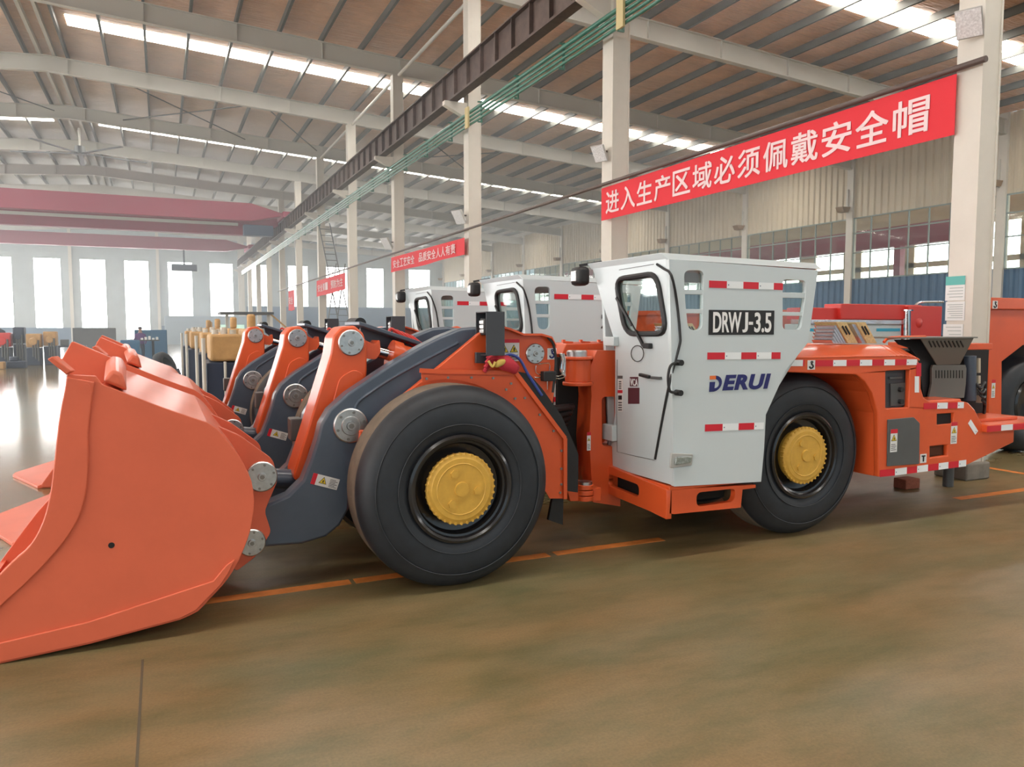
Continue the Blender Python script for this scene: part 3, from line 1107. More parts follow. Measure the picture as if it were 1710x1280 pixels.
# hose guard plate slanting down from the crank
hp = xz([(600, 537), (703, 571), (690, 584), (640, 590), (606, 562)], 5.78)
M().prism(xz([(600, 536), (703, 570), (704, 577), (600, 543)], 5.6), 5.6, 6.1).prism(hp, 5.8, 5.84).mk('hose_guard', SLATE, nearest, bev=.006, smooth=30)
s = M()
for k in range(5):
    a = aty(648 + 8 * k, 560 + 3 * k, 5.72)
    s.tube([a, a + V((.03, .02, .05)), a + V((.10, .0, .0)), a + V((.22, .02, -.08))], .012, 8)
s.mk('hydraulic_hose', RED, nearest)
p = aty(602, 540, 5.85)
M().cyl(p, p + V((0, .3, 0)), .045).mk('roller', RUBBER, nearest)

# ---- front frame
FY = 5.10
fpts = xz([(640, 690), (675, 658), (735, 610), (800, 556), (820, 548), (841, 544), (855, 549), (873, 557), (905, 557), (921, 561), (930, 575), (928, 640), (921, 690), (930, 760), (900, 850), (640, 850)], FY)
ff = M().prism(fpts, FY, FY + .05).prism(fpts, mir(FY + .05), mir(FY)).box(1.2, 2.3, FY + .05, mir(FY + .05), .45, 1.05).mk('front_frame', ORANGE, nearest, bev=.008, smooth=30)
s = M()
tp = [aty(u, v, FY - .05) for u, v in ((838, 547), (853, 551), (875, 560), (905, 560), (922, 565), (929, 578))]
for a, b in zip(tp, tp[1:]):
    s.poly([a, b, b + V((0, .06, 0)), a + V((0, .06, 0))], [a + V((0, 0, .015)), b + V((0, 0, .015)), b + V((0, .06, .015)), a + V((0, .06, .015))])
s.mk('frame_flange', ORANGE, ff, smooth=30)
p = aty(893, 590, FY)
s = M()
pins(s, (p.x, FY, p.z), .075, .016, 8)
s.cyl((p.x - .03, FY - .017, p.z), (p.x - .03, FY - .02, p.z), .009)
s.mk('pin_cover', [STEEL, BOLT], ff, smooth=30)


def hookmark(parent, u0, v0, u1, v1, y, mat=BLACK):
    a, b = aty(u0, v1, y), aty(u1, v0, y)
    s = M()
    s.box(a.x, b.x, y - .003, y, a.z, b.z)
    w, h = b.x - a.x, b.z - a.z
    cx, cz = (a.x + b.x) / 2, a.z
    s.mi = 1
    L = lambda q: [(cx + w * p_, y - .004, cz + h * r_) for p_, r_ in q]
    s.tube(L([(.04, .70), (.0, .60), (.16, .48), (.22, .34), (.12, .2), (-.04, .15), (-.2, .22), (-.24, .36)]), w * .085, 6, 4)
    s.tube(L([(.12 * math.cos(k * .7) + .04, .80 + .085 * math.sin(k * .7)) for k in range(10)]), w * .06, 6, 2)
    return s.mk('lifting_point_label', [STICKER, mat], parent, smooth=30)


hookmark(ff, 914, 581, 929, 600, FY, NAVY)
a, b = aty(842, 603, FY - .001), aty(867, 566, FY - .001)
fr = frame((a.x - .10, FY - .001, a.z), (1, 0, 0), ZUP)
lab = M()
w, h = b.x - a.x + .10, b.z - a.z
lab.box(a.x - .10, b.x, FY - .004, FY, a.z, b.z)
lab.mi = 1
lab.box(a.x - .10, b.x, FY - .006, FY, b.z - h * .16, b.z)
for cx in (a.x + .0, a.x + .075):
    for r, d, mi in ((.038, .006, 2), (.030, .008, 3)):
        lab.mi = mi
        q = [(cx + r * math.sin(t), a.z + h * .52 + r * math.cos(t)) for t in (0, 2.094, 4.189)]
        lab.prism(q, FY - d, FY)
    lab.mi = 2
    lab.box(cx - .004, cx + .006, FY - .010, FY, a.z + h * .46, a.z + h * .62)
lab.mi = 4
for i in range(3):
    lab.box(a.x, b.x - .01, FY - .005, FY, a.z + h * (.08 + .09 * i), a.z + h * (.11 + .09 * i))
lab.mk('warning_label', [STICKER, TRED, BLACK, SIGNY, GREY], ff, smooth=0)

# mudguard: bolted skirt, edge flange, rubber sheet and flap
MY = 5.055
sk = xz([(704, 621), (860, 623), (941, 731), (941, 832), (918, 832)], MY)
for k in range(17):
    a = math.radians(0 + 6.4 * k)
    sk.append((1.77 + .705 * math.cos(a), .684 + .705 * math.sin(a)))
mg = M().prism(sk, MY, MY + .012).mk('mudguard', ORANGE, nearest, smooth=0)
s = M()
ep = [aty(u, v, MY) for u, v in ((700, 618), (740, 620), (860, 622), (942, 731), (942, 832))]
for a, b in zip(ep, ep[1:]):
    s.beam(a + V((0, -.015, 0)), b + V((0, -.015, 0)), .03, .014, (0, 1, 0))
s.mk('edge_flange', ORANGE, mg, smooth=0)
s = M()
for u, v in ((712, 632), (748, 630), (787, 630), (823, 631), (853, 640), (845, 650), (860, 665), (876, 664), (901, 692), (924, 719), (937, 752), (937, 782), (937, 808), (935, 822)):
    p = aty(u, v, MY)
    s.cyl((p.x, MY, p.z), (p.x, MY - .008, p.z), .010, seg=6)
s.mk('bolt', BOLT, mg, smooth=0)
M().prism(xz([(855, 618), (884, 624), (905, 648), (938, 694), (966, 758), (965, 822), (936, 818), (936, 735)], 5.07), 5.07, 5.095).mk('rubber_sheet', RUBBER, mg, smooth=0)
M().prism(xz([(924, 826), (941, 826), (940, 876), (916, 868)], 5.10), 5.10, 5.13).mk('mud_flap', RUBBER, mg, smooth=0)

# front lamp box
a, b = aty(812, 594, 4.95), aty(843, 520, 4.95)
s = M()
x0, x1, z0, z1 = a.x, b.x, a.z, b.z
yb = 5.14
s.box(x0, x1, 4.95, 4.958, z0, z1).box(x0, x1, yb, yb + .008, z0, z1).box(x0, x1, 4.958, yb, z1 - .008, z1).box(x0, x1, 4.958, yb, z0, z0 + .008).box(x1 - .008, x1, 4.958, yb, z0, z1)
lb = s.mk('lamp_box', DGREY, nearest, bev=.003, smooth=0)
M().prism(xz([(795, 588), (843, 590), (843, 602), (826, 607), (795, 606)], 5.06), 5.06, 5.09).mk('bracket', DGREY, lb, bev=.003)
s = M()
c0 = V((x0 + .012, 5.055, z1 - .105))
for k in range(3):
    s.box(c0.x - .008, c0.x, c0.y - .035, c0.y + .035, c0.z - .045 + .031 * k, c0.z - .018 + .031 * k)
s.mk('work_lamp', LENS, lb, bev=.008)
M().box(x0 + .012, x1 - .02, 5.01, 5.10, z1 - .165, z1 - .045).mk('lamp_body', RUBBER, lb, bev=.01)

# hoses and valve block on the frame
s = M()
s.tube([aty(u, v, 5.07) for u, v in ((838, 598), (852, 592), (868, 600), (882, 625), (905, 660))], .011, 8)
s.mk('blue_hose', BLUEH, nearest)
s = M()
s.tube([aty(u, v, 5.06) for u, v in ((915, 563), (924, 575), (928, 600), (926, 630), (923, 655))], .010, 8)
s.mk('black_hose', RUBBER, nearest)
a, b = aty(904, 636, 5.08), aty(925, 619, 5.08)
s = M().box(a.x, b.x, 5.04, 5.10, a.z, b.z)
vb = s.mk('valve_block', RUBBER, nearest, bev=.006)
s = M()
for q in (((895, 610), (895, 622), (904, 626)), ((893, 630), (904, 630)), ((898, 608), (917, 606), (917, 619)), ((914, 636), (914, 650)), ((925, 627), (938, 626), (940, 600)), ((925, 631), (942, 630), (944, 602))):
    s.tube([aty(u, v, 5.085) for u, v in q], .004, 6, 2)
s.mk('grease_line', CHROME, vb)
s = M()
s.tube([aty(u, v, 5.2) for u, v in ((936, 590), (939, 602), (937, 616), (940, 626))], .012, 8)
s.tube([aty(u, v, 5.2) for u, v in ((941, 590), (943, 604), (942, 618), (943, 628))], .009, 8)
s.mk('braided_hose', CHROME, nearest)

# ---- articulation joint
HX, HY = aty(966, 620, 5.6).x, 5.6
za = aty(960, 600, 5.6).z
s = M()
zt, zb = aty(963, 600, 5.5).z, aty(963, 637, 5.5).z
hx = aty(965, 618, 5.5).x
s.cyl((hx, 5.5, zb), (hx, 5.5, zt), .105, seg=40)
s.cyl((hx, 5.5, zb - .03), (hx, 5.5, zb), .125, seg=40).cyl((hx, 5.5, zt), (hx, 5.5, zt + .025), .125, seg=40)
hinge = s.mk('articulation_joint', ORANGE, nearest, bev=.006)
M().lathe([(0, .05), (.075, .05), (.085, .04), (.085, 0)], (hx - .01, 5.5, zt + .025), (0, 0, 1), 36).mk('pin_cap', STEEL, hinge)
# upper hinge plates reaching from the rear frame
pl = xz([(938, 592), (945, 574), (1030, 572), (1030, 600), (990, 600)], 5.7)
M().prism(pl, 5.7, 6.2).prism(xz([(905, 640), (930, 600), (945, 572), (1010, 570), (1010, 600), (985, 640)], 5.9), 5.9, 6.1).mk('hinge_bracket', ORANGE, hinge, bev=.008)
s = M()
for u in (941, 970, 1000):
    a = aty(u, 571, 5.85)
    s.cyl(a, a + V((0, 0, .022)), .018, seg=6)
    s.beam(a, a + V((.09, 0, -.006)), .02, .02)
s.mk('bolt', ORANGE, hinge)
# rear frame front column with its opening
o_ = xz([(985, 613), (997, 585), (1032, 585), (1036, 845), (990, 838), (984, 730), (988, 660)], 5.45)
hl = rounded(xz([(1005, 662), (1034, 662), (1034, 745), (1005, 745)], 5.45), .04)
rf = plate('rear_frame_column', o_, [hl], frame((0, 5.45, 0), (1, 0, 0), ZUP), .22, ORANGE, nearest, bev=.008)
M().box(3.0, 3.4, 5.68, 5.72, .55, 1.5).mk('dark_backing', DARK, rf, smooth=0)
s = M()
zz = [1.12, .98, .85]
for k in range(11):
    y = 5.36 + .035 * k
    s.tube([V((2.30, y + .06, 1.30 - .055 * k)), V((2.50, y - .03, 1.18 - .065 * k + .03 * (k % 2))), V((2.68, y - .04, 1.12 - .07 * k)), V((3.05, y + .16, 1.10 - .05 * k))], .028, 8)
s.mk('hydraulic_hose', RUBBER, nearest)
M().box(2.3, 3.05, 5.85, 5.95, .35, 1.25).mk('transmission_guard', DARK, nearest, smooth=0)
p, q = aty(966, 715, 5.8), aty(970, 800, 5.8)
M().cyl(p, q, .07).mk('steering_cylinder', pm('shaded_red_paint', (.20, .035, .02), .6), nearest)  # dark red tone: the shade in the joint is put into the paint
s = M()
a = aty(990, 800, 5.5)
s.box(2.62, 2.72, 5.42, 5.5, .62, 1.18)
s.mk('frame_post', ORANGE, nearest, bev=.006)
a, b = aty(981, 742, 5.40), aty(987, 680, 5.40)
warn(nearest, frame((aty(980, 752, 5.38).x, 5.38, aty(980, 752, 5.38).z), (1, 0, 0), ZUP), .035, .15, True)
# lower hinge
c0 = aty(977, 800, 5.25)
s = M()
for k in range(3):
    s.cyl((c0.x, 5.25, c0.z - .075 - .045 * k), (c0.x, 5.25, c0.z - .038 - .045 * k), .068, seg=32)
lh = s.mk('lower_hinge', ORANGE, nearest, bev=.004)
M().cyl((c0.x, 5.25, c0.z - .04), (c0.x, 5.25, c0.z - .015), .058, seg=32).mk('pin_cap', STEEL, lh)
pq = xz([(942, 812), (966, 815), (1000, 812), (1000, 835), (948, 835)], 5.28)
M().prism(pq, 5.24, 5.7).mk('hinge_arm', ORANGE, lh, bev=.006)

# ---- cab
CABX0, CABK = 3.427, .0465


def cf_(u, v):                # a point on the slightly leaning front of the cab
    d = ray(u, v)
    t = (CABX0 - CABK * HC) / (d.x + CABK * d.z)
    return V((0, 0, HC)) + d * t


cfr = frame((CABX0, 0, 0), (0, -1, 0), (-CABK, 0, 1))
L_ = math.sqrt(1 + CABK ** 2)


def cfl(pts):
    return [(-cf_(u, v).y, cf_(u, v).z * L_) for u, v in pts]


SY = 4.60
fo = [(-4.635, 2.235 * L_)] + cfl([(1110, 425), (988, 444), (1001, 490), (1020, 550), (1027, 572), (1027, 690), (1015, 778)]) + [(-4.62, .585 * L_)]
wo = rounded(cfl([(1029, 466), (1098, 456), (1115, 557), (1046, 557)]), .12)
cab = plate('cab_front', fo, [wo], cfr, .04, WHITE, nearest, bev=.004)
cab.name = 'cab'
# windscreen seal and glass
s = M()
seal = [cfr @ V((x, y, .006)) for x, y in wo]
s.tube(seal + [seal[0]], .022, 8, 1)
s.mk('window_seal', RUBBER, cab)
g = [cfr @ V((x, y, -.02)) for x, y in wo]
M().poly(g, [p + V((.006, 0, 0)) for p in g]).mk('windscreen', GLASS, cab, smooth=0)
# near side with its two slotted windows
so = xz([(1131, 437), (1366, 451), (1353, 549), (1349, 572), (1313, 617), (1279, 692), (1276, 750), (1271, 804), (1126, 812)], SY)
so[0] = (3.325, 2.235)
w1 = rounded(xz([(1142, 451), (1176, 451), (1174, 500), (1173, 551), (1149, 551), (1144, 500)], SY), .055)
w2 = rounded(xz([(1307, 466), (1346, 468), (1346, 490), (1338, 550), (1307, 550)], SY), .04)
sd = plate('side_panel', so, [w1, w2], frame((0, SY, 0), (1, 0, 0), ZUP), .04, WHITE, cab, bev=.004)
s = M()
for (u0, v0, u1, v1) in ((1138, 484, 1180, 491), (1140, 516, 1179, 523), (1304, 489, 1350, 497), (1304, 521, 1347, 527)):
    a, b = aty(u0, v1, SY + .01), aty(u1, v0, SY + .01)
    M().box(a.x, b.x, SY + .006, SY + .02, a.z, b.z).mk('window_bar', WHITE, cab, bev=.003)
for w in (w1, w2):
    M().poly([(x, SY + .03, z) for x, z in w], [(x, SY + .034, z) for x, z in w]).mk('side_glass', GLASS, cab, smooth=0)
# roof with chamfered edges
zr_ = lambda x: 2.285 - .015 * (x - 3.3)
s = M()
lo = [(3.325, SY, 2.235), (4.80, SY, 2.21), (4.80, 5.66, 2.21), (3.325, 5.70, 2.235)]
hi = [(3.305, SY + .075, 2.287), (4.80, SY + .075, 2.262), (4.80, 5.58, 2.262), (3.305, 5.74, 2.287)]
s.poly(lo, hi)
s.mk('cab_roof', WHITE, cab, bev=.004, smooth=0)
# inner side, rear wall and floor
fw = [(3.42, .6), (4.30, .6), (4.45, 1.2), (4.80, 1.5), (4.80, 2.22), (3.33, 2.235)]
plate('inner_side', fw, [rounded([(3.45, 1.52), (4.70, 1.52), (4.72, 2.14), (3.42, 2.14)], .08)], frame((0, 5.52, 0), (1, 0, 0), ZUP), .04, WHITE, cab)
s = M()
x0 = aty(1351, 560, SY).x
s.prism([(aty(1271, 804, SY).x - .03, .56), (aty(1276, 692, SY).x - .03, 1.06), (aty(1276, 692, SY).x, 1.06), (aty(1271, 804, SY).x, .56)], SY + .04, 5.52)
s.prism([(aty(1276, 692, SY).x - .03, 1.06), (x0 - .03, 1.62), (x0, 1.62), (aty(1276, 692, SY).x, 1.06)], SY + .04, 5.52)
s.mk('rear_lower_wall', WHITE, cab, smooth=0)
xq0, xq1 = aty(1349, 572, SY), aty(1366, 451, SY)
ln = (xq1.x - xq0.x) / (xq1.z - xq0.z)
plate('rear_wall', [(-5.52, 1.60), (-4.64, 1.60), (-4.64, 2.20), (-5.52, 2.20)], [rrect(-5.45, 1.64, -4.68, 2.16, .06)], frame((xq0.x - .035 - ln * xq0.z, 0, 0), (0, -1, 0), (ln, 0, 1)), .03, WHITE, cab)
M().box(3.44, 4.25, SY + .04, 5.5, .56, .60).mk('cab_floor', DARK, cab, smooth=0)
s = M()
s.box(3.85, 4.2, 4.85, 5.3, .6, 1.0).box(4.1, 4.25, 4.85, 5.3, 1.0, 1.5)
s.mk('seat', RUBBER, cab, bev=.04)
# door seam, seal, handles, hinges
s = M()
for u, v in (): pass
dp = [cf_(u, v) + V((-.006, 0, 0)) for u, v in ((1098, 441), (1110, 449), (1122, 459))] + [V((aty(u, v, SY).x, SY - .006, aty(u, v, SY).z)) for u, v in ((1129, 500), (1135, 560), (1133, 580))] + [cf_(u, v) + V((-.006, 0, 0)) for u, v in ((1119, 640), (1108, 695), (1095, 766))]
s.tube(dp, .0095, 8, 3)
s.mk('door_seal', RUBBER, cab)
s = M()
s.tube([cf_(u, v) + V((-.001, 0, 0)) for u, v in ((1093, 768), (1060, 761), (1031, 754), (1030, 690), (1031, 600))], .0025, 6, 1)
s.mk('door_seam', GREY, cab, smooth=0)
M().beam(cf_(1034, 450.5), cf_(1092, 441), .005, .005).mk('door_top_seam', GREY, cab, smooth=0)
s = M()
hpts = [V((aty(u, v, SY - .05).x, SY - .05, aty(u, v, SY - .05).z)) for u, v in ((1130, 605), (1120, 610), (1116, 625), (1116, 640), (1119, 653), (1129, 655))]
s.tube(hpts, .010, 8, 4)
for u, v in ((1130, 605), (1129, 655)):
    p = aty(u, v, SY)
    s.cyl((p.x, SY - .06, p.z), (p.x, SY, p.z), .022, seg=16)
s.mk('grab_handle', RUBBER, cab)
s = M()
s.beam(cf_(1074, 625) + V((-.03, 0, 0)), cf_(1090, 629) + V((-.03, 0, 0)), .03, .025)
lk = s.mk('door_handle', RUBBER, cab, bev=.006)
s = M()
s.beam(cf_(1090, 630) + V((-.012, 0, 0)), cf_(1106, 631) + V((-.012, 0, 0)), .02, .02)
s.mk('lock_plate', GREY, cab, bev=.003)
s = M()
for u0, v0, u1, v1 in ((1017, 562, 1033, 577), (1014, 710, 1030, 732)):
    a, b = cf_(u0, v1), cf_(u1, v0)
    M().box(a.x - .05, a.x, b.y, a.y, a.z, b.z).mk('door_hinge', WHITE, cab, bev=.006)
# wiper
s = M()
pw = [cf_(u, v) + V((-.03, 0, 0)) for u, v in ((1080, 577), (1067, 552), (1040, 503))]
s.beam(pw[0], pw[1], .02, .02)
s.beam(pw[1], pw[2], .009, .009)
s.beam(cf_(1035, 497) + V((-.035, 0, 0)), cf_(1061, 543) + V((-.035, 0, 0)), .008, .02)
wp = s.mk('wiper', RUBBER, cab, smooth=0)
s = M()
s.box(pw[0].x - .01, pw[0].x + .03, pw[0].y - .08, pw[0].y + .0, pw[0].z - .02, pw[0].z + .02)
s.mk('wiper_motor', RUBBER, cab, bev=.006)
ring = []
for k in range(17):
    a = 2 * math.pi * k / 16
    q = cf_(1066.5 + 10.5 * math.cos(a), 590 + 13.5 * math.sin(a))
    ring.append(q + V((-.012, 0, 0)))
M().tube(ring, .0035, 6, 1).mk('washer_hose', RUBBER, cab)
# stickers on the front
s = M()


def fq(s, u0, v0, u1, v1, mi, d=.002):
    s.mi = mi
    a, b, c, e = (cf_(u, v) + V((-d, 0, 0)) for u, v in ((u0, v1), (u1, v1), (u1, v0), (u0, v0)))
    s.poly([a, b, c, e], [p + V((.0015, 0, 0)) for p in (a, b, c, e)])


fq(s, 1052, 629, 1066, 645, 0)
fq(s, 1049, 647, 1068, 674, 0)
s.mk('maroon_label', [MAROON], cab, smooth=0)
s = M()
fq(s, 1032, 628, 1040, 687, 0)
fq(s, 1032, 627, 1040, 632, 1, .004)
fq(s, 1032, 651, 1040, 656, 2, .004)
fq(s, 1033, 660, 1039, 667, 3, .004)
for k in range(4):
    fq(s, 1034, 636 + 3.6 * k, 1038, 638 + 3.6 * k, 1, .004)
    fq(s, 1033, 671 + 4 * k, 1039, 673 + 4 * k, 1, .004)
s.mk('instruction_label', [STICKER, GREY, TRED, BLACK], cab, smooth=0)
p = cf_(1053.5, 643)
text('maroon_lettering', 'VCA', frame(p + V((-.003, 0, 0)), (0, -1, 0), (-CABK, 0, 1)), .105, .055, STICKER, cab, .01)
# headlight at the lower corner
a, b = aty(1117, 781, SY), aty(1156, 755, SY)
s = M()
s.prism(rounded([(a.x, a.z), (b.x - .01, a.z + .005), (b.x, b.z - .01), (a.x + .01, b.z + .01)], .012), SY - .012, SY)
hl_ = s.mk('headlight', pm('headlight_frame', (.5, .5, .48), .3, .4), cab, bev=.003)
M().prism(rounded([(a.x + .035, a.z + .022), (b.x - .03, a.z + .03), (b.x - .02, b.z - .025), (a.x + .045, b.z - .02)], .012), SY - .03, SY - .011).mk('headlight_lens', pm('headlight_glass', (.22, .25, .23), .12, coat=1, var=.6, scale=45), cab, bev=.004)
# work lamp on the roof corner
p = cf_(985, 443)
s = M()
x0, y0, z0 = p.x - .02, p.y + .02, p.z - .17
s.box(x0 - .10, x0 + .02, y0 - .04, y0 + .12, z0, z0 + .16)
wl = s.mk('work_lamp', RUBBER, cab, bev=.035)
M().box(x0 - .108, x0 - .098, y0 - .005, y0 + .085, z0 + .035, z0 + .125).mk('work_lamp_lens', pm('grey_lamp_glass', (.42, .43, .43), .2, coat=1, var=.4, scale=60), cab, bev=.02)
s = M().beam((x0 - .05, y0 + .04, z0 + .17), (x0 + .12, y0 - .05, z0 + .20), .03, .02).mk('lamp_bracket', RUBBER, cab, smooth=0)
# reflective tape and lettering on the side


def tape(parent, p0, p1, h, segs, y, wmark=True):
    """red and white tape from pixel p0 to p1 on the plane Y = y; segs: (fraction, colour)"""
    a, b = aty(*p0, y), aty(*p1, y)
    a, b = V((a.x, y, a.z)), V((b.x, y, b.z))
    d = b - a
    n = V((-d.z, 0, d.x)).normalized() * h
    if n.z < 0 and abs(n.z) > abs(n.x): n = -n
    s = M()
    t = 0
    for f, cl in segs:
        q0, q1 = a + d * t, a + d * (t + f)
        s.mi = 0 if cl == 'r' else 1
        s.poly([q0, q1, q1 + n, q0 + n], [k + V((0, -.002, 0)) for k in (q0, q1, q1 + n, q0 + n)])
        if cl == 'w' and wmark:
            s.mi = 2
            q = q0 + d.normalized() * .012 + n * .4
            s.poly([q, q + d.normalized() * .008, q + d.normalized() * .008 + n * .15, q + n * .15], [k + V((0, -.003, 0)) for k in (q, q + d.normalized() * .008, q + d.normalized() * .008 + n * .15, q + n * .15)])
        t += f
    return s.mk('reflective_tape', [TRED, TWHITE, NAVY], parent, smooth=0)


ty = SY - .002
tape(cab, (1184, 480), (1307, 484), .052, ((.23, 'r'), (.22, 'w'), (.21, 'r'), (.21, 'w'), (.13, 'r')), ty)
t2 = tape(cab, (1181, 600), (1303, 599), .052, ((.23, 'r'), (.22, 'w'), (.21, 'r'), (.21, 'w'), (.13, 'r')), ty)
t3 = tape(cab, (1177, 720), (1275, 716), .052, ((.29, 'r'), (.27, 'w'), (.27, 'r'), (.17, 'w')), ty)
s = M()
a, b = aty(1170, 486, ty), aty(1310, 490, ty)
s.box(a.x, b.x, ty - .0, ty + .004, a.z - .004, a.z)
a, b = aty(1183, 560, ty), aty(1293, 517, ty)
s = M().box(a.x, b.x, ty - .002, ty + .001, aty(1183, 559, ty).z, aty(1183, 517, ty).z)
mp_ = s.mk('model_plate', BLACK, cab, smooth=0)
dl, dr = aty(1190, 555, ty), aty(1286, 524, ty)
mt_ = []
for st, u0, u1 in (('DRW', 1190, 1237), ('J', 1239, 1248), ('3.5', 1259, 1287)):
    q0, q1 = aty(u0, 556, ty), aty(u1, 556, ty)
    mt_.append(text('model_lettering', st, frame((q0.x, ty - .0025, dl.z), (1, 0, 0), ZUP), q1.x - q0.x, .152, LETTER, cab, .02, heavy=.0))
q0, q1 = aty(1250, 542, ty), aty(1257, 537, ty)
mt_.append(M().box(q0.x, q1.x, ty - .004, ty - .0025, q0.z, q1.z).mk('model_lettering', LETTER, cab, smooth=0))
dl, dr = aty(1206, 652, ty), aty(1287, 628, ty)
lg = text('logo_lettering', 'ERUI', frame((dl.x, ty - .001, dl.z), (1, 0, 0), ZUP), dr.x - dl.x, .118, NAVY, cab, .045, shear=.22, spread=1.10)
a = aty(1184, 654, ty)
x0, z0 = a.x, a.z
s = M()
s.mi = 0
s.poly([(x0, ty - .002, z0), (x0 + .045, ty - .002, z0), (x0 + .055, ty - .002, z0 + .074), (x0 + .004, ty - .002, z0 + .074)],
       [(x0, ty, z0), (x0 + .045, ty, z0), (x0 + .055, ty, z0 + .074), (x0 + .004, ty, z0 + .074)])
bow = []
for k in range(13):
    t = -math.pi / 2 + math.pi * k / 12
    bow.append((x0 + .045 + .072 * max(0, math.cos(t)) + .012 * math.sin(t), z0 + .06 + .06 * math.sin(t)))
bin_ = [(x0 + .05 + .042 * max(0, math.cos(-math.pi / 2 + math.pi * k / 12)), z0 + .06 + .034 * math.sin(-math.pi / 2 + math.pi * k / 12)) for k in range(13)]
for i in range(12):
    s.prism([bow[i], bow[i + 1], bin_[i + 1], bin_[i]], ty - .002, ty)
s.prism([bow[-1], bin_[-1], (x0 + .06, z0 + .096), (x0 + .06, z0 + .12)], ty - .002, ty)
s.mi = 1
s.box(x0 + .004, x0 + .06, ty - .0025, ty, z0 + .092, z0 + .12)
le = s.mk('logo_letter', [NAVY, LOGO_O], cab, smooth=0)

# ---- frame under the cab
step = [(1000, 792), (1015, 782), (1118, 816), (1262, 808), (1262, 815), (1238, 820), (1238, 843), (1126, 858), (1118, 858), (1060, 848), (1000, 838)]
zt = .58
s = M()
A = [aty(1126, 815, 4.62), aty(1126, 857, 4.62)]
s.prism([(3.38, .545), (4.24, .545), (4.24, .575), (3.38, .575)], 4.63, 5.5)
pl_o = xz([(1121, 817), (1262, 809), (1262, 814), (1240, 817), (1237, 847), (1126, 858), (1118, 857)], 4.64)
hol = rounded(xz([(1163, 822), (1229, 815), (1226, 837), (1163, 846)], 4.64), .05)
fs = plate('cab_mount', pl_o, [hol], frame((0, 4.64, 0), (1, 0, 0), ZUP), .05, ORANGE, nearest, bev=.006)
s.mk('mount_deck', ORANGE, fs, bev=.006)
# cross face turning back under the front of the cab
ft = frame((3.36, 0, 0), (0, -1, 0), (0, 0, 1))
p0 = [(-4.64, .55), (-4.64, .33), (-4.85, .345), (-5.5, .36), (-5.62, .45), (-5.62, .62), (-5.5, .60)]
plate('mount_cross_face', p0, [rounded([(-5.0, .52), (-5.0, .42), (-5.45, .43), (-5.45, .53)], .05)], ft, .05, ORANGE, fs, bev=.006)
M().box(3.45, 4.2, 5.0, 6.2, .35, .54).mk('belly_plate', DARK, fs, smooth=0)

# ---- rear body
RY = 4.68
ro = xz([(1310, 596), (1518, 593), (1532, 599), (1538, 612), (1538, 648), (1543, 664), (1553, 671), (1600, 668), (1617, 672), (1628, 684), (1640, 708), (1652, 714), (1694, 714), (1693, 738), (1615, 776), (1467, 796), (1466, 690), (1456, 655), (1445, 637), (1430, 625), (1310, 621)], RY)
h1 = rounded(xz([(1479, 619), (1520, 617), (1518, 680), (1479, 682)], RY), .012)
h2 = xz([(1565, 691), (1593, 689), (1593, 707), (1565, 709)], RY)
h3 = xz([(1553, 745), (1583, 742), (1583, 760), (1553, 764)], RY)
rb = plate('rear_side_panel', ro, [h1, h2, h3], frame((0, RY, 0), (1, 0, 0), ZUP), .05, ORANGE, nearest, bev=.008)
M().poly([(x, RY + .06, z) for x, z in h1], [(x, RY + .07, z) for x, z in h1]).mk('recess_panel', DGREY, rb, smooth=0)
s = M()
for q in (((1485, 629), (1506, 628), (1506, 632), (1485, 633)), ((1487, 640), (1514, 638), (1513, 676), (1487, 678))):
    s.prism(xz(q, RY + .05), RY + .045, RY + .06)
s.mk('recess_switch_plate', GREY, rb, bev=.003)
s = M()
for v in (650, 670):
    p = aty(1503, v, RY + .04)
    s.cyl((p.x, RY + .015, p.z), (p.x, RY + .05, p.z), .022, seg=16)
s.mk('knob', RUBBER, rb)
M().prism(h2, RY + .03, RY + .04).mk('vent_mesh', DARK, rb, smooth=0)
M().prism(h3, RY + .05, RY + .06).mk('tie_down_pocket', pm('brown_pocket', (.09, .03, .012), .8), rb, smooth=0)
ht = rounded(xz([(1481, 700), (1524, 696), (1534, 706), (1533, 774), (1480, 778)], RY), .01)
M().prism(ht, RY - .014, RY).mk('access_hatch', GREY, rb, bev=.004)
p = aty(1486, 755, RY - .016)
warn(rb, frame((p.x, RY - .016, p.z), (1, 0, 0), ZUP), .085, .20, True)
p = aty(1587, 741, RY - .002)
warn(rb, frame((p.x, RY - .002, p.z), (1, 0, 0), ZUP), .085, .20, True)
a, b = aty(1536, 773, RY), aty(1547, 757, RY)
s = M().box(a.x, b.x, RY - .003, RY, a.z, b.z)
s.mi = 1
w, h = b.x - a.x, b.z - a.z
s.box(a.x + w * .4, a.x + w * .6, RY - .005, RY, a.z + h * .15, a.z + h * .75).box(a.x + w * .2, a.x + w * .8, RY - .005, RY, a.z + h * .7, a.z + h * .85)
s.mk('jacking_point_label', [STICKER, BLACK], rb, smooth=0)
hookmark(rb, 1348, 601, 1361, 617, RY)
tk = RY - .002
tape(rb, (1316, 611), (1343, 611), .05, ((.9, 'w'), (.1, 'r')), tk)
tape(rb, (1361, 611.5), (1531, 609), .05, ((.165, 'r'), (.125, 'w'), (.13, 'r'), (.12, 'w'), (.12, 'r'), (.11, 'w'), (.12, 'r'), (.11, 'w')), tk)
s = M()
for u0, v0, u1, v1, mi in ((1530, 606, 1538, 628, 0), (1527.5, 628, 1534.5, 655, 1)):
    s.mi = mi
    s.prism(xz([(u0, v1), (u1, v1), (u1, v0), (u0, v0)], tk), tk - .002, tk)
s.mk('reflective_tape', [TRED, TWHITE], rb, smooth=0)
tape(rb, (1542, 683), (1609, 681), .055, ((.33, 'r'), (.26, 'w'), (.25, 'r'), (.16, 'w')), tk)
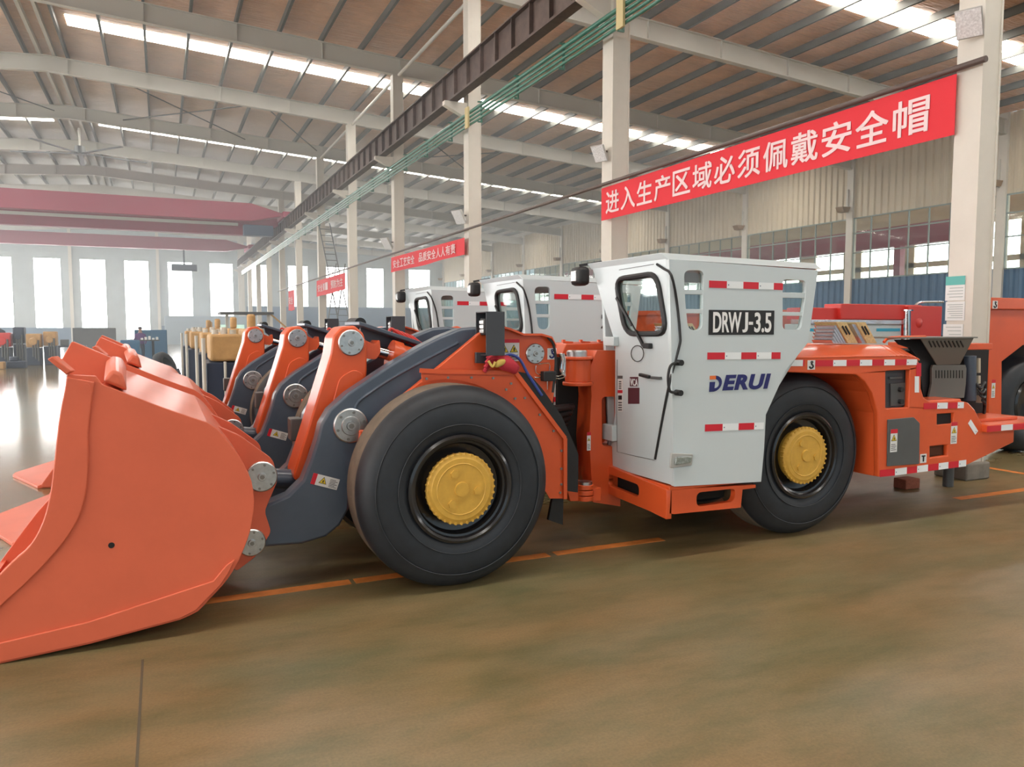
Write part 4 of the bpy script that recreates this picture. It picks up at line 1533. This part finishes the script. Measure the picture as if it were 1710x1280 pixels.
tape(rb, (1633, 719), (1621, 700), .05, ((1.0, 'w'),), tk)
tape(rb, (1469, 796), (1494, 793.5), .06, ((1, 'r'),), tk)
tape(rb, (1494, 793.5), (1613, 778), .06, ((.16, 'w'), (.14, 'r'), (.15, 'w'), (.15, 'r'), (.14, 'w'), (.15, 'r'), (.11, 'w')), tk)
# raised moulding and fender deck above the rear wheel
zf, zt = aty(1420, 594, RY).z, aty(1420, 576, RY + .16).z
xa, xb, xc = aty(1310, 596, RY).x - .1, aty(1496, 590, RY).x, aty(1536, 600, RY).x
yo = mir(RY)
s = M()
sec = lambda z0, z1, d: [(RY - d, z0), (RY + .16, z1), (yo - .16, z1), (yo + d, z0), (yo + d, z0 - .015), (RY - d, z0 - .015)]
a = [(xa, y, z) for y, z in sec(zf, zt, .003)]
b = [(xb, y, z) for y, z in sec(zf, zt, .003)]
segs_ = [b]
for k in range(1, 7):
    t = k / 6
    dz = .075 * (1 - math.sqrt(max(0, 1 - (t * .98) ** 2)))
    segs_.append([(xb + (xc - xb) * t, y, z) for y, z in sec(zf - dz * .7, zt - dz, .003)])
s.poly(a, b)
for p_, q_ in zip(segs_, segs_[1:]):
    s.poly(p_, q_)
M2 = s.mk('fender_deck', ORANGE, nearest, bev=.006, smooth=40)
# inner arch (dark red in shade) and body core
arch = xz([(1466, 690), (1456, 655), (1445, 637), (1430, 625), (1310, 621)], RY)
s = M()
for p_, q_ in zip(arch, arch[1:]):
    s.poly([(p_[0], RY + .05, p_[1]), (q_[0], RY + .05, q_[1]), (q_[0], 5.3, q_[1]), (p_[0], 5.3, p_[1])],
           [(p_[0] + .01, RY + .05, p_[1] + .01), (q_[0] + .01, RY + .05, q_[1] + .01), (q_[0] + .01, 5.3, q_[1] + .01), (p_[0] + .01, 5.3, p_[1] + .01)])
s.prism(xz([(1467, 690), (1475, 690), (1475, 796), (1467, 796)], RY), RY + .05, 5.3)
s.mk('wheel_arch', ORANGE, rb, smooth=40)
M().box(3.5, 6.1, 5.25, mir(5.25), .5, 1.42).mk('body_core', ORANGE, nearest, bev=.01)
M().box(5.7, 6.6, 4.75, mir(4.75), .5, 1.0).mk('tank_core', ORANGE, nearest, bev=.01)
M().prism([(x, z) for x, z in ro], mir(RY) - .05, mir(RY)).mk('rear_side_panel', ORANGE, nearest, bev=.008, smooth=30)
# low deck and tail
zd = aty(1580, 668, RY).z
M().box(aty(1548, 670, RY).x, aty(1612, 670, RY).x, RY + .04, 5.0, zd - .05, zd).mk('low_deck', ORANGE, rb, bev=.01)
zt0 = aty(1670, 708, 4.62).z
xt = aty(1640, 708, RY).x
xe = 7.95
tail = M().box(xt, xe, 4.62, mir(4.62), zt0 - .07, zt0).box(xt + .05, xe - .3, 4.8, mir(4.8), zt0, zt0 + .03).box(6.7, 7.55, 5.0, mir(5.0), .55, zt0 - .07).mk('tail_bumper', ORANGE, nearest, bev=.008, smooth=0)
s = M()
xs_ = xt + .12
zz0, zz1 = zt0 - .062, zt0 - .008
x = aty(1648, 716, 4.62).x
for w, mi in ((.20, 0), (.17, 1), (.17, 0), (.16, 1), (.1, 0)):
    s.mi = mi
    s.box(x, min(x + w, xe), 4.617, 4.62, zz0, zz1)
    x += w
s.mk('reflective_tape', [TRED, TWHITE], tail, smooth=0)
xr_ = aty(1622, 576, 5.15).x
M().box(xr_ - .1, xr_ + .33, 5.15, mir(5.15), aty(1630, 584, 5.15).z, aty(1630, 573, 5.15).z).mk('rear_crossbar', ORANGE, nearest, bev=.006)
# engine bay
eb = M().box(6.05, aty(1649, 640, 5.14).x, 5.14, mir(5.14), .8, aty(1640, 584, 5.14).z).mk('engine_bay', DARK, nearest, smooth=0)
M().prism(xz([(1497, 567), (1545, 566), (1566, 612), (1556, 640), (1556, 668), (1543, 668), (1534, 600), (1520, 580), (1504, 575)], 5.02), 5.02, 5.05).mk('intake_screen', pm('black_screen', (.02, .022, .025), .45), eb, smooth=0)
s = M()
top = xz([(1538, 565), (1626, 565)], 4.86)
bot = xz([(1565, 609), (1603, 609)], 4.97)
(xa_, z1_), (xb_, _) = top
(xc_, z0_), (xd_, _) = bot
mid = .45
s.poly([(xa_, 4.86, z1_), (xb_, 4.86, z1_), (xd_, 4.97, z0_), (xc_, 4.97, z0_)], [(xa_, 4.87, z1_), (xb_, 4.87, z1_), (xd_, 4.98, z0_), (xc_, 4.98, z0_)])
s.box(xa_ - .28, xb_ + .03, 4.84, 5.6, z1_, z1_ + .012)
lowp = xz([(1558, 609), (1612, 609), (1614, 615), (1613, 640), (1610, 664), (1551, 664), (1556, 640), (1556, 615)], 4.98)
s.prism(lowp, 4.98, 5.0)
hs = s.mk('exhaust_shield', pm('shield_sheet', (.14, .14, .125), .5), eb, smooth=0)
s = M()
def slot(s_):
    s_.mk('vent_slot', DARK, hs, smooth=0)


for k in range(9):
    s = M()
    u = 1551 + 6.6 * k
    v0, v1 = 569, 579
    a, b = aty(u, v0, 4.868), aty(u + 5, v1, 4.893)
    s.beam(V((a.x, 4.868, a.z)), V((b.x, 4.893, b.z)), .012, .006, (0, 1, 0))
    slot(s)
for k in range(10):
    s = M()
    u = 1563 + 4.9 * k
    a, b = aty(u, 618, 4.979), aty(u, 631, 4.979)
    s.beam(a, b, .010, .004, (0, 1, 0))
    slot(s)
a, b = aty(1620, 668, 5.08), aty(1620, 594, 5.08)
M().cyl(a, b, .055).mk('exhaust_canister', SLATE, eb)
s = M()
for u, v0, v1, w in ((1634, 598, 622, .025), (1634, 627, 640, .025), (1636, 643, 653, .05), (1635, 660, 672, .045)):
    a, b = aty(u, v1, 5.05), aty(u, v0, 5.05)
    s.beam(a, b, w, .03)
s.mk('engine_block_label', pm('pale_cast_metal', (.45, .40, .30), .6), eb, smooth=0)
s = M()
for k in range(4):
    s.tube([aty(1630 + 3 * k, 640 + 9 * k, 5.03), aty(1638 + 2 * k, 648 + 8 * k, 5.0), aty(1645, 640 + 12 * k, 5.04), aty(1643, 690, 5.06)], .014, 8)
s.mk('engine_hose', RUBBER, eb)
# railing tube ahead of the shield
s = M()
s.tube([aty(u, v, 5.0) for u, v in ((1476, 571), (1483, 565), (1500, 563), (1545, 562))], .014, 8)
s.mk('handrail', ORANGE, nearest)
# headlamp pair lying on the rear deck: two tilted housings with a slotted face and ribbed side
for k, (u, w) in enumerate(((1408, 0), (1440, 0))):
    a = aty(u + 8, 573, 5.0)
    s = M()
    tilt = .28
    h = .19
    d = V((-tilt * .55, 0, .19))
    p = [V((a.x - .02, 4.98, a.z)), V((a.x + .105, 4.98, a.z)), V((a.x + .105, 4.98, a.z)) + d, V((a.x - .02, 4.98, a.z)) + d]
    s.poly(p, [q + V((-.06, .20, 0)) for q in p])
    hb_ = s.mk('tilted_housing', TANBOX, nearest, bev=.004, smooth=0)
    s = M()
    c0 = V((a.x + .042, 4.978, a.z)) + d * .62
    e = d.normalized()
    for q in (-.018, .018):
        c = c0 + V((q, 0, 0))
        s.beam(c - e * .05, c + e * .045, .016, .006, (0, 1, 0))
    s.mk('handle_slot', DARK, hb_, smooth=0)
    s = M()
    wd = .16 if k == 0 else .045
    for q in range(5):
        x0 = a.x - .025 - wd * (q + 1) / 5
        hgt = .19 - (.16 * (q + 1) / 5 if k == 0 else .02)
        b0 = V((x0, 4.99, a.z))
        dd = V((-tilt * .55, 0, .19)) * (hgt / .19)
        s.poly([b0, b0 + V((wd / 5 * .8, 0, 0)), b0 + V((wd / 5 * .8, 0, 0)) + dd, b0 + dd], [v + V((-.05, .18, 0)) for v in (b0, b0 + V((wd / 5 * .8, 0, 0)), b0 + V((wd / 5 * .8, 0, 0)) + dd, b0 + dd)])
    s.mk('cooling_rib', ALU, hb_, smooth=0)

# ---- copies: the two loaders behind
skip = [mp_, lg, le] + mt_
LX2 = (LO[0] + .02, LO[1] + 2.50, 0)
LX3 = (LO[0] - .12, LO[1] + 5.0, 0)
two = copy_tree(nearest, None, skip)
two.location = LX2
tag(two, 'middle orange loader with white cab, parked between the nearest and the farthest one', 'loader')
three = copy_tree(nearest, None, skip)
three.location = LX3
tag(three, 'farthest of the three orange loaders with white cabs, mostly hidden behind the middle one', 'loader')
free()
p = aty(1004, 548, 7.093)
ORG = V(LX2)
cab2 = [c for c in kids(two) if c.name.startswith('cab') and not c.name.startswith('cab_')][0]
text('cab_number', '2', frame((p.x, 7.095, p.z), (1, 0, 0), ZUP), .09, .16, BLACK, cab2, .03)
free()

# ------------------------------------------------------------------ machines to the right
TX, TY = 10.4, 6.35
t = thing('mining_truck', (TX, TY + 1, 0), 'orange mining truck at the right edge behind the nearest column', 'truck')
y = 6.6
po = xz([(1651, 500), (1790, 500), (1790, 640), (1750, 575), (1708, 576), (1673, 603), (1672, 720), (1651, 720), (1651, 604)], y)
plate('body_side', po, [], frame((0, y, 0), (1, 0, 0), ZUP), .06, ORANGE, t, bev=.01)
a, b = aty(1651, 516, y), aty(1790, 500, y)
M().box(a.x - .02, b.x, y - .05, y + .42, a.z, b.z).mk('top_rail', ORANGE, t, bev=.01)
M().box(a.x + .05, b.x, y + .5, y + .42, .5, b.z - .1).mk('body_core', DARK, t, smooth=0)
hookmark(t, 1657, 502, 1666, 515, y - .05)
p = aty(1655, 664, y - .002)
warn(t, frame((p.x, y - .002, p.z), (1, 0, 0), ZUP), .075, .24, True)
p = aty(1722, 675, y + .1)
s = M()
s.mi = [0] * 6
s.lathe([(.34, .05), (.40, .0), (.55, .0), (.66, .08), (.68, .35), (.40, .42)], (p.x, y + .08, .68), (0, 1, 0), 64, closed=True)
tw = s.mk('tyre', TYRE, t, smooth=60)
M().lathe([(.36, .02), (.33, .0), (.30, .12), (.001, .14)], (p.x, y + .08, .68), (0, 1, 0), 48).mk('rim', BLACKG, tw)
free()

t = thing('drilling_rig', (15.8, 13.6, 0), 'red drilling rig with a white and blue tank beyond the rear of the nearest loader', 'machine')
y = 12.9


def bx(s, u0, v0, u1, v1, y, d):
    a, b = aty(u0, v1, y), aty(u1, v0, y)
    return s.box(a.x, b.x, y, y + d, a.z, b.z)


bx(M(), 1404, 509, 1540, 533, y, .5).mk('boom_box', RED, t, bev=.02)
bx(M(), 1340, 514, 1412, 534, y + .1, .5).mk('front_box', RED, t, bev=.03)
bx(M(), 1515, 511, 1574, 566, y - .1, .8).mk('rear_housing', RED, t, bev=.02)
s = M()
p = aty(1535, 539, y - .1)
s.lathe([(0, .02), (.09, .02), (.12, 0)], p, (0, -1, 0), 24)
s.mk('round_cover', RED, t)
bx(M(), 1340, 534, 1512, 541, y, .35).mk('steel_rail', ALU, t, bev=.01)
tk_ = bx(M(), 1336, 541, 1506, 590, y + .05, .5).mk('tank', WHITE, t, bev=.02)
for u0, u1 in ((1340, 1392), (1464, 1503)):
    bx(M(), u0, 548, u1, 553, y + .04, .02).mk('blue_stripe', CYANP, tk_, smooth=0)
a, b = aty(1515, 575, y - .4), aty(1515, 519, y - .4)
s = M().cyl(a, b, .075).cyl(b, b + V((0, 0, .03)), .13)
s.mk('exhaust_pipe', CHROME, t)
s = M()
s.tube([aty(u, v, y + .3) for u, v in ((1528, 510), (1535, 505), (1550, 504), (1575, 504))], .025, 8)
s.mk('handrail', ALU, t)
bx(M(), 1330, 560, 1575, 575, y + .1, .6).mk('chassis', DARK, t, smooth=0)
q0, q1 = aty(1330, 560, y), aty(1575, 560, y)
for x in (q0.x + .5, q1.x - .5):
    M().lathe([(.2, .05), (.3, 0), (.5, .0), (.55, .06), (.55, .35), (.3, .4)], (x, y, .56), (0, 1, 0), 40).mk('tyre', TYRE, t)
M().box(q0.x, q1.x, y + .1, y + .6, .45, 1.3).mk('lower_frame', RED, t, bev=.02)
free()

t = thing('ore_bin', (11, 15.2, 0), 'big orange steel bin seen through the windscreen of the nearest cab', 'bin')
s = M()
s.poly([(8.9, 14.9, .1), (15.0, 14.9, .1), (15.0, 15.9, .1), (8.9, 15.9, .1)], [(8.7, 14.7, 2.05), (15.2, 14.7, 2.15), (15.2, 16.1, 2.15), (8.7, 16.1, 2.05)])
s.mk('body', ORANGE, t, bev=.02)
M().beam((8.7, 14.68, 2.05), (15.2, 14.68, 2.15), .08, .1).mk('rim_rail', ORANGE, t)
M().box(8.9, 15, 14.9, 15.9, 0, .12).mk('skid', DARK, t)
free()

# small things on the floor by the column
p = V((7.62, 5.75, 0))
tag(M().box(7.25, 7.47, 5.70, 5.86, 0, .11).mk('brick', BRICK, bev=.01), 'red brick lying on the floor under the tail of the nearest loader', 'brick')
tag(M().cyl((7.85, 5.65, 0), (7.85, 5.65, .24), .055).mk('steel_pipe_stub', GREY, bev=.005), 'short grey pipe stub standing beside the column plinth', 'pipe')

# red work gloves lying on the mudguard
g0 = aty(838, 606, 5.0)
t = thing('work_gloves', (g0.x, g0.y, g0.z), 'bundle of red work gloves with yellow cuffs on the front mudguard', 'gloves')


def blob(s, c, r, sc, rot=0.0):
    n0 = len(s.bm.verts)
    bmesh.ops.create_icosphere(s.bm, subdivisions=3, radius=r)
    s.bm.verts.ensure_lookup_table()
    mr = Matrix.Rotation(rot, 3, 'Y')
    for v in list(s.bm.verts)[n0:]:
        k = 1 + .10 * math.sin(v.co.x * 70 + v.co.z * 40) + .06 * math.sin(v.co.y * 90)
        q = mr @ V((v.co.x * sc[0] * k, v.co.y * sc[1], v.co.z * sc[2] * k))
        v.co = q + V(c)
    return s


s = M()
blob(s, g0 + V((.05, 0, -.01)), .075, (1.35, .6, .7), .45)
for k in range(4):
    a = g0 + V((.0, -.015 + .02 * k, .035 - .012 * k))
    s.tube([a, a + V((-.05, -.01, .03 - .01 * k)), a + V((-.10, -.02, .02 - .015 * k)), a + V((-.125, -.02, .0 - .02 * k))], .016, 8)
s.mk('red_fabric', GLOVER, t)
s = M()
blob(s, g0 + V((-.03, -.035, .0)), .035, (1.3, .5, .7), -.5)
s.tube([g0 + V((-.12, -.04, .02)), g0 + V((-.09, -.045, -.02)), g0 + V((-.07, -.045, .012))], .009, 8)
s.mk('yellow_cuff', GLOVEY, t)
free()

# ------------------------------------------------------------------ left background: engines in a row, machines, people
eng = None
spots = [(1.02, 15.4), (1.08, 20.2), (.98, 24.6), (.95, 29.0), (1.2, 33.5), (1.5, 38.0)]
ELAB = ['tan engine on a tall dark radiator base, nearest of the row behind the loaders', 'tan engine on a dark base, second in the row behind the loaders', 'tan engine on a dark base, third in the row behind the loaders',
        'tan engine on a dark base, fourth in the row, beside the leaning tyre', 'tan engine on a dark base, fifth in the row behind the loaders', 'tan engine on a dark base, farthest of the row behind the loaders']
for i, (x, y) in enumerate(spots):
    if eng is None:
        eng = thing('engine_unit', (x, y, 0), ELAB[0], 'engine', 'row of tan engines on dark bases')
        M().box(x - .30, x + .75, y - .3, y + 1.3, .0, 1.10).mk('radiator_base', NAVYB, eng, bev=.02)
        M().box(x - .22, x + .34, y - .25, y + .9, 1.12, 1.62).mk('engine_block', TAN, eng, bev=.05)
        M().box(x + .40, x + .75, y - .1, y + 1.2, 1.12, 1.72).cyl((x + .55, y + .2, 1.72), (x + .55, y + .2, 2.0), .08).mk('gear_case', TAN, eng, bev=.04)
        s = M().cyl((x - .34, y - .34, .1), (x - .34, y - .34, 1.55), .035).cyl((x + .02, y - .36, .3), (x + .02, y - .36, 1.12), .025)
        s.mk('coolant_pipe', BEAMM, eng)
        for k in range(3):
            M().cyl((x - .1 + .16 * k, y + .3, 1.62), (x - .1 + .16 * k, y + .3, 1.70 + .05 * (k % 2)), .06).mk('injector_cap', BEAMM, eng)
        free()
    else:
        c = copy_tree(eng)
        c.location = (x, y, 0)
        tag(c, ELAB[i])
# small wheels and chain of parts along the aisle
for k in range(12):
    y = 15.8 + 1.25 * k
    o = M().box(.34 + .04 * (k % 3), .54, y, y + .5, 0, .16).cyl((.44, y + .25, .16), (.44, y + .25, .28), .09).mk('axle_part', NAVYB, bev=.015)
    tag(o, 'small dark axle part on the floor along the engine row, %s from the loaders' % ORD[k], 'machine part', 'dark parts along the engine row')
# leaning tyre
s = M()
c = V((.05, 27.6, .47))
ax = V((.80, -.45, .38)).normalized()
s.lathe([(.26, -.12), (.34, -.16), (.43, -.15), (.48, -.1), (.49, 0), (.48, .1), (.43, .15), (.34, .16), (.26, .12)], c, ax, 48, closed=True)
tag(s.mk('spare_tyre', TYRE, smooth=60), 'black tyre leaning on the floor at the head of the aisle', 'tyre')

# cluster of machines on the far left
MCOL = [RED, TAN, NAVYB, TAN, TAN]
for i, (x, y, w, h, mt_l) in enumerate(((-7.3, 42.0, .8, 1.1, 'dark red machine head on a black stand at the left edge'), (-6.6, 41.6, .75, 1.5, 'dark red gearbox unit on a dark stand, left of the tan ones'),
                                         (-6.0, 41.9, .5, 1.75, 'tall dark blue machine cabinet among the gearboxes at far left'), (-5.38, 41.6, .66, 1.45, 'tan gearbox unit right of the tall dark cabinet'), (-4.75, 41.8, .6, 1.55, 'tan gearbox unit at the right end of the far left cluster'))):
    t = thing('gearbox_unit', (x, y, 0), mt_l, 'machine', 'machines in the far left cluster')
    M().box(x - w * .42, x + w * .42, y - .4, y + .4, 0, h * .55).mk('stand', NAVYB, t, bev=.03)
    M().box(x - w * .45, x + w * .45, y - .35, y + .35, h * .57, h).cyl((x, y - .5, h * .75), (x, y - .35, h * .75), w * .28).mk('gear_case', [RED, RED, NAVYB, TAN, TAN][i], t, bev=.05)
    s = M()
    for k in range(3):
        s.cyl((x + w * .3 - .1 * k, y - .45, .2 + .1 * k), (x + w * .3 - .1 * k, y - .45, h * .8), .04)
    s.mk('hydraulic_pipe', GREY, t)
    free()
for i, (x, y) in enumerate(((-7.2, 38.6), (-6.4, 38.2), (-5.7, 38.8))):
    o = M().box(x - .35, x + .35, y - .3, y + .3, 0, .3).cyl((x - .1, y, .3), (x - .1, y, .5), .18).mk('casting', [NAVYB, TAN, NAVYB][i], bev=.04)
    tag(o, ['dark round casting on the floor at the left edge', 'tan round casting on the floor in front of the gearboxes', 'dark casting on the floor right of the tan one'][i], 'casting', 'castings on the floor at far left')
t = thing('workbench', (-4.4, 47, 0), 'low dark workbench standing on the far floor near the windows', 'bench')
M().box(-5.1, -3.7, 46.6, 47.4, .7, .78).mk('bench_top', NAVYB, t)
for sx in (-5.0, -3.8):
    for sy in (46.7, 47.3):
        M().box(sx - .04, sx + .04, sy - .04, sy + .04, 0, .7).mk('leg', NAVYB, t)
M().box(-4.9, -4.5, 46.8, 47.1, .78, 1.1).mk('vice', GREY, t, bev=.03)
free()
for i, (x, y, w, d, h, mt_, lab) in enumerate(((-1.35, 40.0, .8, .7, 1.15, BLUEC, 'blue tool cabinet in front of the seated worker'), (-.55, 46.5, 1.6, .8, 1.6, BLUEC, 'wide blue storage cabinet against the far wall windows'),
                                               (-4.2, 60, 2.6, .5, 1.7, GREY, 'grey cupboard far back between two windows'))):
    t = thing('cabinet', (x, y, 0), lab, 'cabinet')
    M().box(x - w / 2, x + w / 2, y - d / 2, y + d / 2, 0, h).mk('body', mt_, t, bev=.02)
    M().box(x - w / 2 + .05, x - .02, y - d / 2 - .02, y - d / 2, .1, h - .08).mk('door', mt_, t, bev=.005)
    M().box(x + .02, x + w / 2 - .05, y - d / 2 - .02, y - d / 2, .1, h - .08).mk('door', mt_, t, bev=.005)
    free()
t = thing('engine_stand', (-.35, 37.5, 0), 'black post stand with a parts tray by the aisle', 'stand')
M().box(-.42, -.32, 37.4, 37.5, 0, 1.15).mk('post', RUBBER, t)
M().box(-.9, -.1, 37.2, 37.7, 1.15, 1.2).mk('tray', GREY, t)
s = M()
for k in range(5):
    s.box(-.85 + .15 * k, -.75 + .15 * k, 37.3, 37.5, 1.2, 1.28 + .04 * (k % 3))
s.mk('loose_parts', STICKER, t, bev=.01)
free()
# canopy frame
t = thing('canopy_frame', (3.0, 28, 0), 'grey steel canopy frame with a flat top behind the red bell cranks', 'frame')
a, b = aty(367, 522, 28), aty(455, 526, 28)
M().box(a.x, b.x, 27.6, 29.2, a.z - .05, a.z + .03).mk('roof_sheet', GREY, t, smooth=0)
for u in (379, 420, 448):
    p = aty(u, 540, 28)
    M().box(p.x - .05, p.x + .05, 27.9, 28.0, 0, a.z).mk('post', BEAMM, t, smooth=0)
p = aty(450, 524, 28)
M().beam((p.x, 28, a.z), (p.x + 1.0, 28, a.z - .9), .08, .05).mk('brace', TAN, t, smooth=0)
free()
# site office by the far wall
t = thing('site_office', (5, 88, 0), 'pale blue site office with lit windows against the far wall', 'cabin')
M().box(.3, 9.5, 86.5, 90, 0, 2.9).mk('walls', pm('pale_blue_panel', (.36, .45, .52), .6), t, smooth=0)
for x in (5.2, 6.9):
    M().box(x, x + 1.1, 86.46, 86.5, 1.1, 2.0).mk('office_window', pm('office_window_light', (.55, .9, .75), .4, emit=.6), t, smooth=0)
free()


# people
def person(x, y, z, pts, edges, label, shirt, trousers, zs):
    """one skinned body; colours change with height at zs = (waist, neck)"""
    me = bpy.data.meshes.new('person')
    me.from_pydata([p[:3] for p in pts], edges, [])
    o = bpy.data.objects.new('person', me)
    COL.objects.link(o)
    sk = o.modifiers.new('skin', 'SKIN')
    ss = o.modifiers.new('sub', 'SUBSURF')
    ss.levels = ss.render_levels = 2
    for i, p in enumerate(pts):
        me.skin_vertices[0].data[i].radius = (p[3], p[3])
    me.skin_vertices[0].data[0].use_root = True
    mt = pm('person_clothes', shirt, .8)
    nt = mt.node_tree
    tc = nt.nodes.new('ShaderNodeTexCoord')
    sp = nt.nodes.new('ShaderNodeSeparateXYZ')
    mr = nt.nodes.new('ShaderNodeMapRange')
    mr.inputs['From Max'].default_value = 2.0
    cr_ = nt.nodes.new('ShaderNodeValToRGB')
    cr_.color_ramp.interpolation = 'CONSTANT'
    cr_.color_ramp.elements[0].color = (*trousers, 1)
    cr_.color_ramp.elements[1].position = zs[0] / 2
    cr_.color_ramp.elements[1].color = (*shirt, 1)
    e = cr_.color_ramp.elements.new(zs[1] / 2)
    e.color = (.42, .25, .18, 1)
    nt.links.new(tc.outputs['Object'], sp.inputs[0])
    nt.links.new(sp.outputs['Z'], mr.inputs['Value'])
    nt.links.new(mr.outputs[0], cr_.inputs[0])
    nt.links.new(cr_.outputs[0], nt.nodes['Principled BSDF'].inputs['Base Color'])
    me.materials.append(mt)
    o.location = (x, y, z)
    tag(o, label, 'person')
    hz_ = max(p[2] for p in pts)
    top = [p for p in pts if p[2] == hz_][0]
    s = M()
    bmesh.ops.create_icosphere(s.bm, subdivisions=2, radius=.105)
    for v in s.bm.verts:
        v.co = V((v.co.x + top[0], v.co.y * 1.05 + top[1] + .025, max(v.co.z, -.02) + top[2] + .0))
    h = s.mk('hair', RUBBER)
    h.parent = o
    h.location = (0, 0, 0)
    return o


# pelvis, chest, neck, head, arms and legs
stand = [(0, 0, .92, .14), (0, 0, 1.15, .14), (0, 0, 1.35, .16), (0, .0, 1.48, .06), (0, -.02, 1.62, .09), (0, -.02, 1.68, .085),
         (.19, 0, 1.38, .06), (.25, -.05, 1.12, .045), (.22, -.25, .98, .035), (.21, -.33, .97, .03), (-.19, 0, 1.38, .06), (-.25, -.05, 1.12, .045), (-.2, -.25, 1.0, .035), (-.19, -.33, .99, .03),
         (.1, 0, .82, .09), (.11, -.02, .48, .065), (.11, .02, .09, .045), (.12, -.14, .05, .04), (-.1, 0, .82, .09), (-.11, -.02, .48, .065), (-.11, .02, .09, .045), (-.12, -.14, .05, .04)]
se = [(0, 1), (1, 2), (2, 3), (3, 4), (4, 5), (2, 6), (6, 7), (7, 8), (8, 9), (2, 10), (10, 11), (11, 12), (12, 13), (0, 14), (14, 15), (15, 16), (16, 17), (0, 18), (18, 19), (19, 20), (20, 21)]
person(-.95, 41.2, 0, stand, se, 'person in a purple shirt standing behind the blue tool cabinet', (.10, .04, .16), (.03, .04, .07), (.95, 1.47))
bend = [(p[0], p[1] - max(0, p[2] - .95) * .55, p[2] - max(0, p[2] - .95) * .12, p[3]) for p in stand]
person(-7.0, 43.4, .25, bend, se, 'person in dark clothes leaning over the machines at far left', (.035, .045, .06), (.02, .025, .04), (.95, 1.42))
o = M().box(-7.5, -6.5, 43.0, 44.0, 0, .25).mk('step_platform', NAVYB, bev=.02)
tag(o, 'low dark platform under the person at far left', 'platform')

# ------------------------------------------------------------------ haze volume added to imitate lens glow deep in the hall
hz = M().box(XL + .5, XR - .5, 15.0, YF - .5, .02, 13.2).mk('added_glow_haze', bpy.data.materials.new('glare_haze'), smooth=0)
hm = hz.data.materials[0]
hm.use_nodes = True
nt = hm.node_tree
nt.nodes.clear()
vo = nt.nodes.new('ShaderNodeOutputMaterial')
vs = nt.nodes.new('ShaderNodeVolumeScatter')
vs.inputs['Color'].default_value = (.93, .97, 1, 1)
vs.inputs['Density'].default_value = 0.007
vs.inputs['Anisotropy'].default_value = 0.3
nt.links.new(vs.outputs[0], vo.inputs['Volume'])
hz['kind'] = 'structure'
